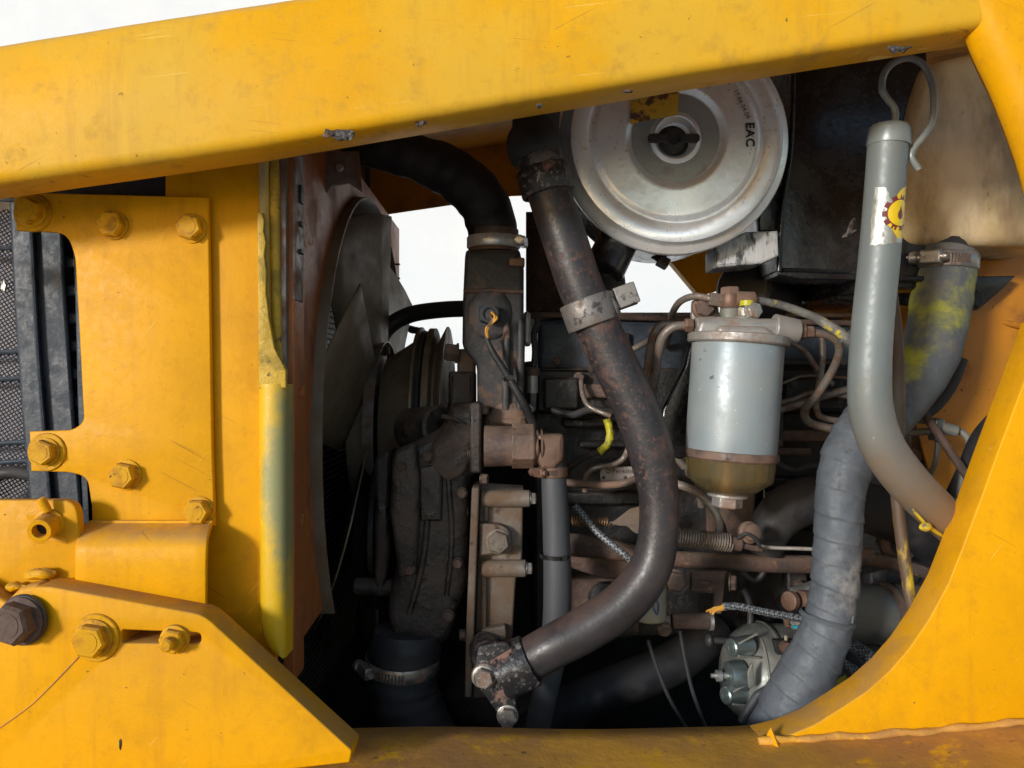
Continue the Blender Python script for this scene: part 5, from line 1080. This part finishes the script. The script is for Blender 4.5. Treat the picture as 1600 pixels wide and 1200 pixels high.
m = M(); m.tube(tp([(948, 655, .93), (952, 668, .93), (953, 682, .93), (948, 696, .93), (936, 706, .93)], 6), 12, 5); m.wobble(.001, 200); obj('yellow_tape', m, 'yellow_tape', yg)
m = M(); m.tube(tp([(938, 705, .93), (912, 715, .94), (892, 728, .95), (884, 745, .96)], 5), 12, 5); obj('wire', m, 'rubber_black', yg)
for (a, b, c_, d_, nm, lb_) in ((1012, 1000, 1085, 1160, 'wire', 'thin dark wire hanging in the black gap, left one'), (1062, 985, 1112, 1160, 'wire', 'thin dark wire hanging in the black gap, right one')):
    line('loose_wire', [(a, b, .90), ((a+c_)/2-6, (b+d_)/2+4, .90), (c_, d_, .90)], 3, 'dark_line', lb_, 'wire')
io = thing('injector', 'small tubular injector with orange cap beside the rocker cover', 'injector')
m = M(); m.cyl(P(832, 614, .94), P(832, 586, .94), .0065, 18); obj('body', m, 'head_cast', io)
m = M(); m.lathe(P(832, 587, .94), (0, 0, 1), [(0, .008), (.004, .009), (.009, .008), (.010, .004)], 18); obj('orange_cap', m, 'brown_rust', io)
m = M(); m.tube(tp([(833, 582, .94), (836, 550, .94), (834, 520, .945), (842, 505, .95)], 5), 12, 5); obj('lead', m, 'rubber_black', io)

# ============================================================ big elbow, flange port
m = M(); m.tube(tp([(1195, 865, .93, 26), (1202, 830, .93, 32), (1225, 800, .93, 36), (1262, 782, .93, 38), (1320, 786, .93, 38), (1390, 805, .93, 40), (1450, 840, .94, 42)]), 40, 10)
tag(obj('exhaust_elbow', m, 'rubber_black'), 'wide dark elbow pipe passing behind the taped hose', 'pipe')
ep = thing('flanged_port', 'brown round port with a two hole flange at lower right behind the long rod', 'pipe fitting')
m = M(); m.lathe(P(1402, 848, .93), CAMD, [(0, .022), (.006, .022), (.008, .019), (.009, .0125), (.0, .012)], 36); m.pplate([(1370, 850, 6), (1395, 822, 8), (1438, 830, 8), (1440, 860, 8), (1405, 876, 10)], .935, .01, .002); obj('port_ring', m, 'brown_rust', ep)
m = M(); m.lathe(P(1402, 848, .9225), CAMD, [(0, .0001), (0, .0125)], 24, cap=False); obj('port_bore', m, 'print_black', ep)
for a, b in ((1430, 850), (1383, 838)): bolt(P(a, b, .93), .006, 'brown_rust', ep)

# ============================================================ lower dark hose
m = M(); m.tube(tp([(800, 1170, .97, 32), (880, 1112, .97, 34), (960, 1075, .97, 34), (1040, 1042, .98, 33), (1090, 1010, 1.0, 32), (1120, 985, 1.02, 30)]), 32, 8)
tag(obj('heater_hose', m, 'rubber_black'), 'black hose in deep shade sloping up to the right under the engine', 'hose', 'large engine hoses')
m = M(); m.tube(tp([(1135, 865, .95), (1175, 905, .95), (1195, 890, .95), (1200, 860, .95)], 5), 10, 8); tag(obj('breather_pipe', m, 'dark_line'), 'thin dark looped pipe under the brown shaft', 'pipe')
m = M(); m.tube(tp([(1160, 1000, .95), (1172, 975, .95), (1170, 940, .95), (1160, 920, .95)], 5), 10, 8); tag(obj('breather_pipe', m, 'dark_line'), 'thin dark pipe curving up behind the woven cable', 'pipe')

# ============================================================ starter motor
sm = thing('starter_motor', 'silver grey starter motor body with shiny end cap and round bosses at lower right', 'starter motor')
S0 = P(1150, 1052, .93); S1 = P(1330, 1062, .96); axs = (S1-S0).normalized(); px9 = .93/F
m = M(); m.lathe(S0, axs, [(-.004, 30*px9), (0, 58*px9), (.006, 66*px9), (.016, 76*px9), (.026, 79*px9), (.028, 80*px9), (.031, 80*px9), (.032, 78*px9), (.060, 80*px9), (.17, 80*px9)], 64); obj('body', m, 'silver_cast', sm)
m = M(); m.lathe(S0+axs*.0275, axs, [(0, 80*px9), (.001, 81.5*px9), (.004, 81.5*px9), (.005, 80*px9)], 64, cap=False); obj('seam_ring', m, 'silver_cast', sm)
m = M(); m.lathe(S0+Vector((.001, -.022, .004)), (-1, -.12, .05), [(0, .0185), (.010, .0180), (.017, .0165), (.0185, .0135), (.019, .006)], 40); obj('end_cap', m, 'silver_bright', sm)
m = M(); m.lathe(S0+Vector((-.017, -.024, .006)), (-1, 0, 0), [(0, .004), (.006, .004), (.006, .0065), (.012, .0065), (.013, .003), (.018, .0025)], 16); obj('terminal', m, 'zinc', sm)
for (a, b, L_) in ((1141, 1012, .026), (1132, 1087, .028)):
    c = P(a, b, .895); m = M(); m.cyl(c, c+Vector((L_, .012, -.001)), .0100, 22, r2=.0115, ch=.0015); m.lathe(c+Vector((-.0003, 0, 0)), (-1, -.4, 0), [(0, .005), (.0006, .005), (.0006, .003), (-.002, .003)], 16); obj('bolt_boss', m, 'silver_bright', sm)
    m = M(); m.box(c+Vector((.020, -.004, -.009)), (.026, .0024, .0024), Matrix.Rotation(.08, 3, 'Y')); obj('web', m, 'silver_cast', sm, bev=.0006)
    m = M(); m.box(c+Vector((.018, -.004, .011)), (.026, .0024, .0024), Matrix.Rotation(-.5, 3, 'Y')); obj('web', m, 'silver_cast', sm, bev=.0006)
m = M(); m.tube([(S0+axs*.024+Vector((0, -.0555*math.cos(t), .0555*math.sin(t))), .0014) for t in [R(k) for k in range(-35, 70, 9)]], 8, 3); obj('cast_rim', m, 'silver_cast', sm)
m = M(); m.pplate([(1168, 1050, 5), (1176, 1035, 5), (1180, 1070, 5), (1170, 1078, 5)], .868, .004, .001); obj('oval_pad', m, 'silver_cast', sm)
m = M(); m.ell(P(1108, 1000, .93), (.005, .008, .008)); m.cyl(P(1112, 1000, .93), P(1140, 1002, .93), .004, 12); obj('stud', m, 'dark_line', sm)
m = M(); m.pplate([(1208, 1000, 3), (1240, 1000, 3), (1250, 1024, 3), (1214, 1024, 3)], .866, .008, .002); obj('terminal_block', m, 'print_black', sm)
m = M(); c = P(1226, 1010, .864); m.cyl(c, c+Vector((0, -.008, 0)), .0065, 20); obj('copper_terminal', m, 'copper_brown', sm)
m = M(); c = P(1228, 1000, .860); m.cyl(c, c+Vector((0, 0, .005)), .0018, 10); obj('terminal_pin', m, 'white_label', sm)
m = M(); m.pplate([(1226, 968, 3), (1255, 972), (1262, 985), (1240, 985, 3)], .862, .01, .002); obj('lead_lug', m, 'zinc', sm)
m = M(); m.pbox(1240, 978, 1254, 982, .858, .864); obj('teal_wire_end', m, 'teal_plastic', sm)
m = M(); m.pplate([(1225, 966), (1234, 966), (1234, 980), (1228, 980)], .860, .006, .001); obj('copper_lug', m, 'copper_brown', sm)
so_ = thing('starter_solenoid', 'dull grey cylindrical solenoid with rusty band above and right of the starter', 'solenoid')
c0 = P(1296, 957, .91); c1 = P(1440, 962, .94)
m = M(); m.lathe(c0, c1-c0, [(0, .028), (.004, .032), (.075, .034), (.105, .034)], 48); obj('body', m, 'silver_cast', so_)
m = M(); d = (c1-c0).normalized(); m.lathe(c0+d*.066, d, [(0, .0335), (0, .036), (.008, .037), (.009, .0345)], 48, cap=False); obj('rusty_band', m, 'brown_cast', so_)
m = M(); c = P(1236, 939, .88); m.lathe(c, (-1, -.6, .1), [(-.012, .0065), (-.002, .0065), (-.002, .0105), (.004, .0105), (.005, .008)], 24); m.lathe(c+Vector((.016, .004, .001)), (-1, -.5, 0), [(0, .011), (.005, .011), (.006, .007)], 6); obj('terminal_stud', m, 'copper_brown', so_)
m = M(); m.pplate([(1240, 925, 6), (1300, 905, 6), (1300, 1000), (1262, 962, 6)], .90, .02, .003); obj('end_housing', m, 'silver_cast', so_)
m = M(); m.tube(tp([(1395, 925, .93), (1440, 928, .93), (1480, 935, .94)], 14), 16, 4); obj('nose', m, 'grey_cast', so_)
m = M(); m.cyl(P(1378, 995, .92), P(1378, 1006, .91), .003, 10); obj('band_screw', m, 'zinc', so_)
line('braided_strap', [(1330, 1008, .88), (1352, 1022, .87), (1372, 1046, .86), (1392, 1062, .86)], 11, 'braid', 'thick woven grey strap vanishing behind the curved yellow edge, upper one', 'cable', seg=18)
line('braided_strap', [(1318, 1030, .90), (1338, 1052, .89), (1358, 1078, .88)], 9, 'braid', 'thick woven grey strap vanishing behind the curved yellow edge, lower one', 'cable', seg=18)
line('battery_cable', [(1310, 1000, .90, 14), (1340, 1040, .90, 14), (1370, 1085, .90, 14)], 14, 'rubber_black', 'black cable between the taped hose and the woven straps', 'cable')
line('starter_lead', [(1232, 1058, .855), (1212, 1070, .85), (1190, 1082, .845), (1182, 1088, .845), (1172, 1104, .845), (1158, 1128, .845)], 6.5, 'rubber_hose', 'thin grey kinked lead lying across the starter end', 'wire')
m = M(); m.cyl(P(1270, 1075, .94), P(1420, 1085, .98), .055, 40, ch=.004); tag(obj('starter_drive', m, 'black_cast'), 'dark drive housing in shade behind the bottom of the taped hose', 'starter drive')
m = M(); m.pplate([(1302, 1066, 3), (1322, 1054, 3), (1324, 1060, 3), (1310, 1072, 3)], .865, .001, .0003); tag(obj('dry_leaf', m, 'yellow_tape'), 'small pale green leaf scrap lying on the dark drive housing', 'leaf')
m = M()
for k in range(3): m.ell(P(1360+k*40, 880+k*22, .985), (.03, .01, .012))
m.wobble(.004, 40); tag(obj('block_foot', m, 'grey_cast'), 'rough grey cast lumps on the block below the flanged port', 'casting')

# ============================================================ origins at each thing's base
def finalize():
    dg = bpy.context.evaluated_depsgraph_get()
    def meshes(o):
        r_ = [o] if o.type == 'MESH' else []
        for c in o.children: r_ += meshes(c)
        return r_
    tops = [o for o in COL.objects if o.parent is None and o.type in ('MESH', 'EMPTY')]
    for o in tops:
        if o.type == 'EMPTY':
            lo = Vector((1e9,)*3); hi = -lo
            for q in meshes(o):
                W = WORLD[q.name]
                for v in q.data.vertices:
                    p = v.co+W
                    for k in range(3): lo[k] = min(lo[k], p[k]); hi[k] = max(hi[k], p[k])
            WORLD[o.name] = Vector(((lo.x+hi.x)/2, (lo.y+hi.y)/2, lo.z))
    def place(o):
        o.location = WORLD[o.name]-(WORLD[o.parent.name] if o.parent else Vector((0, 0, 0)))
        for c in o.children: place(c)
    for o in tops: place(o)
finalize()
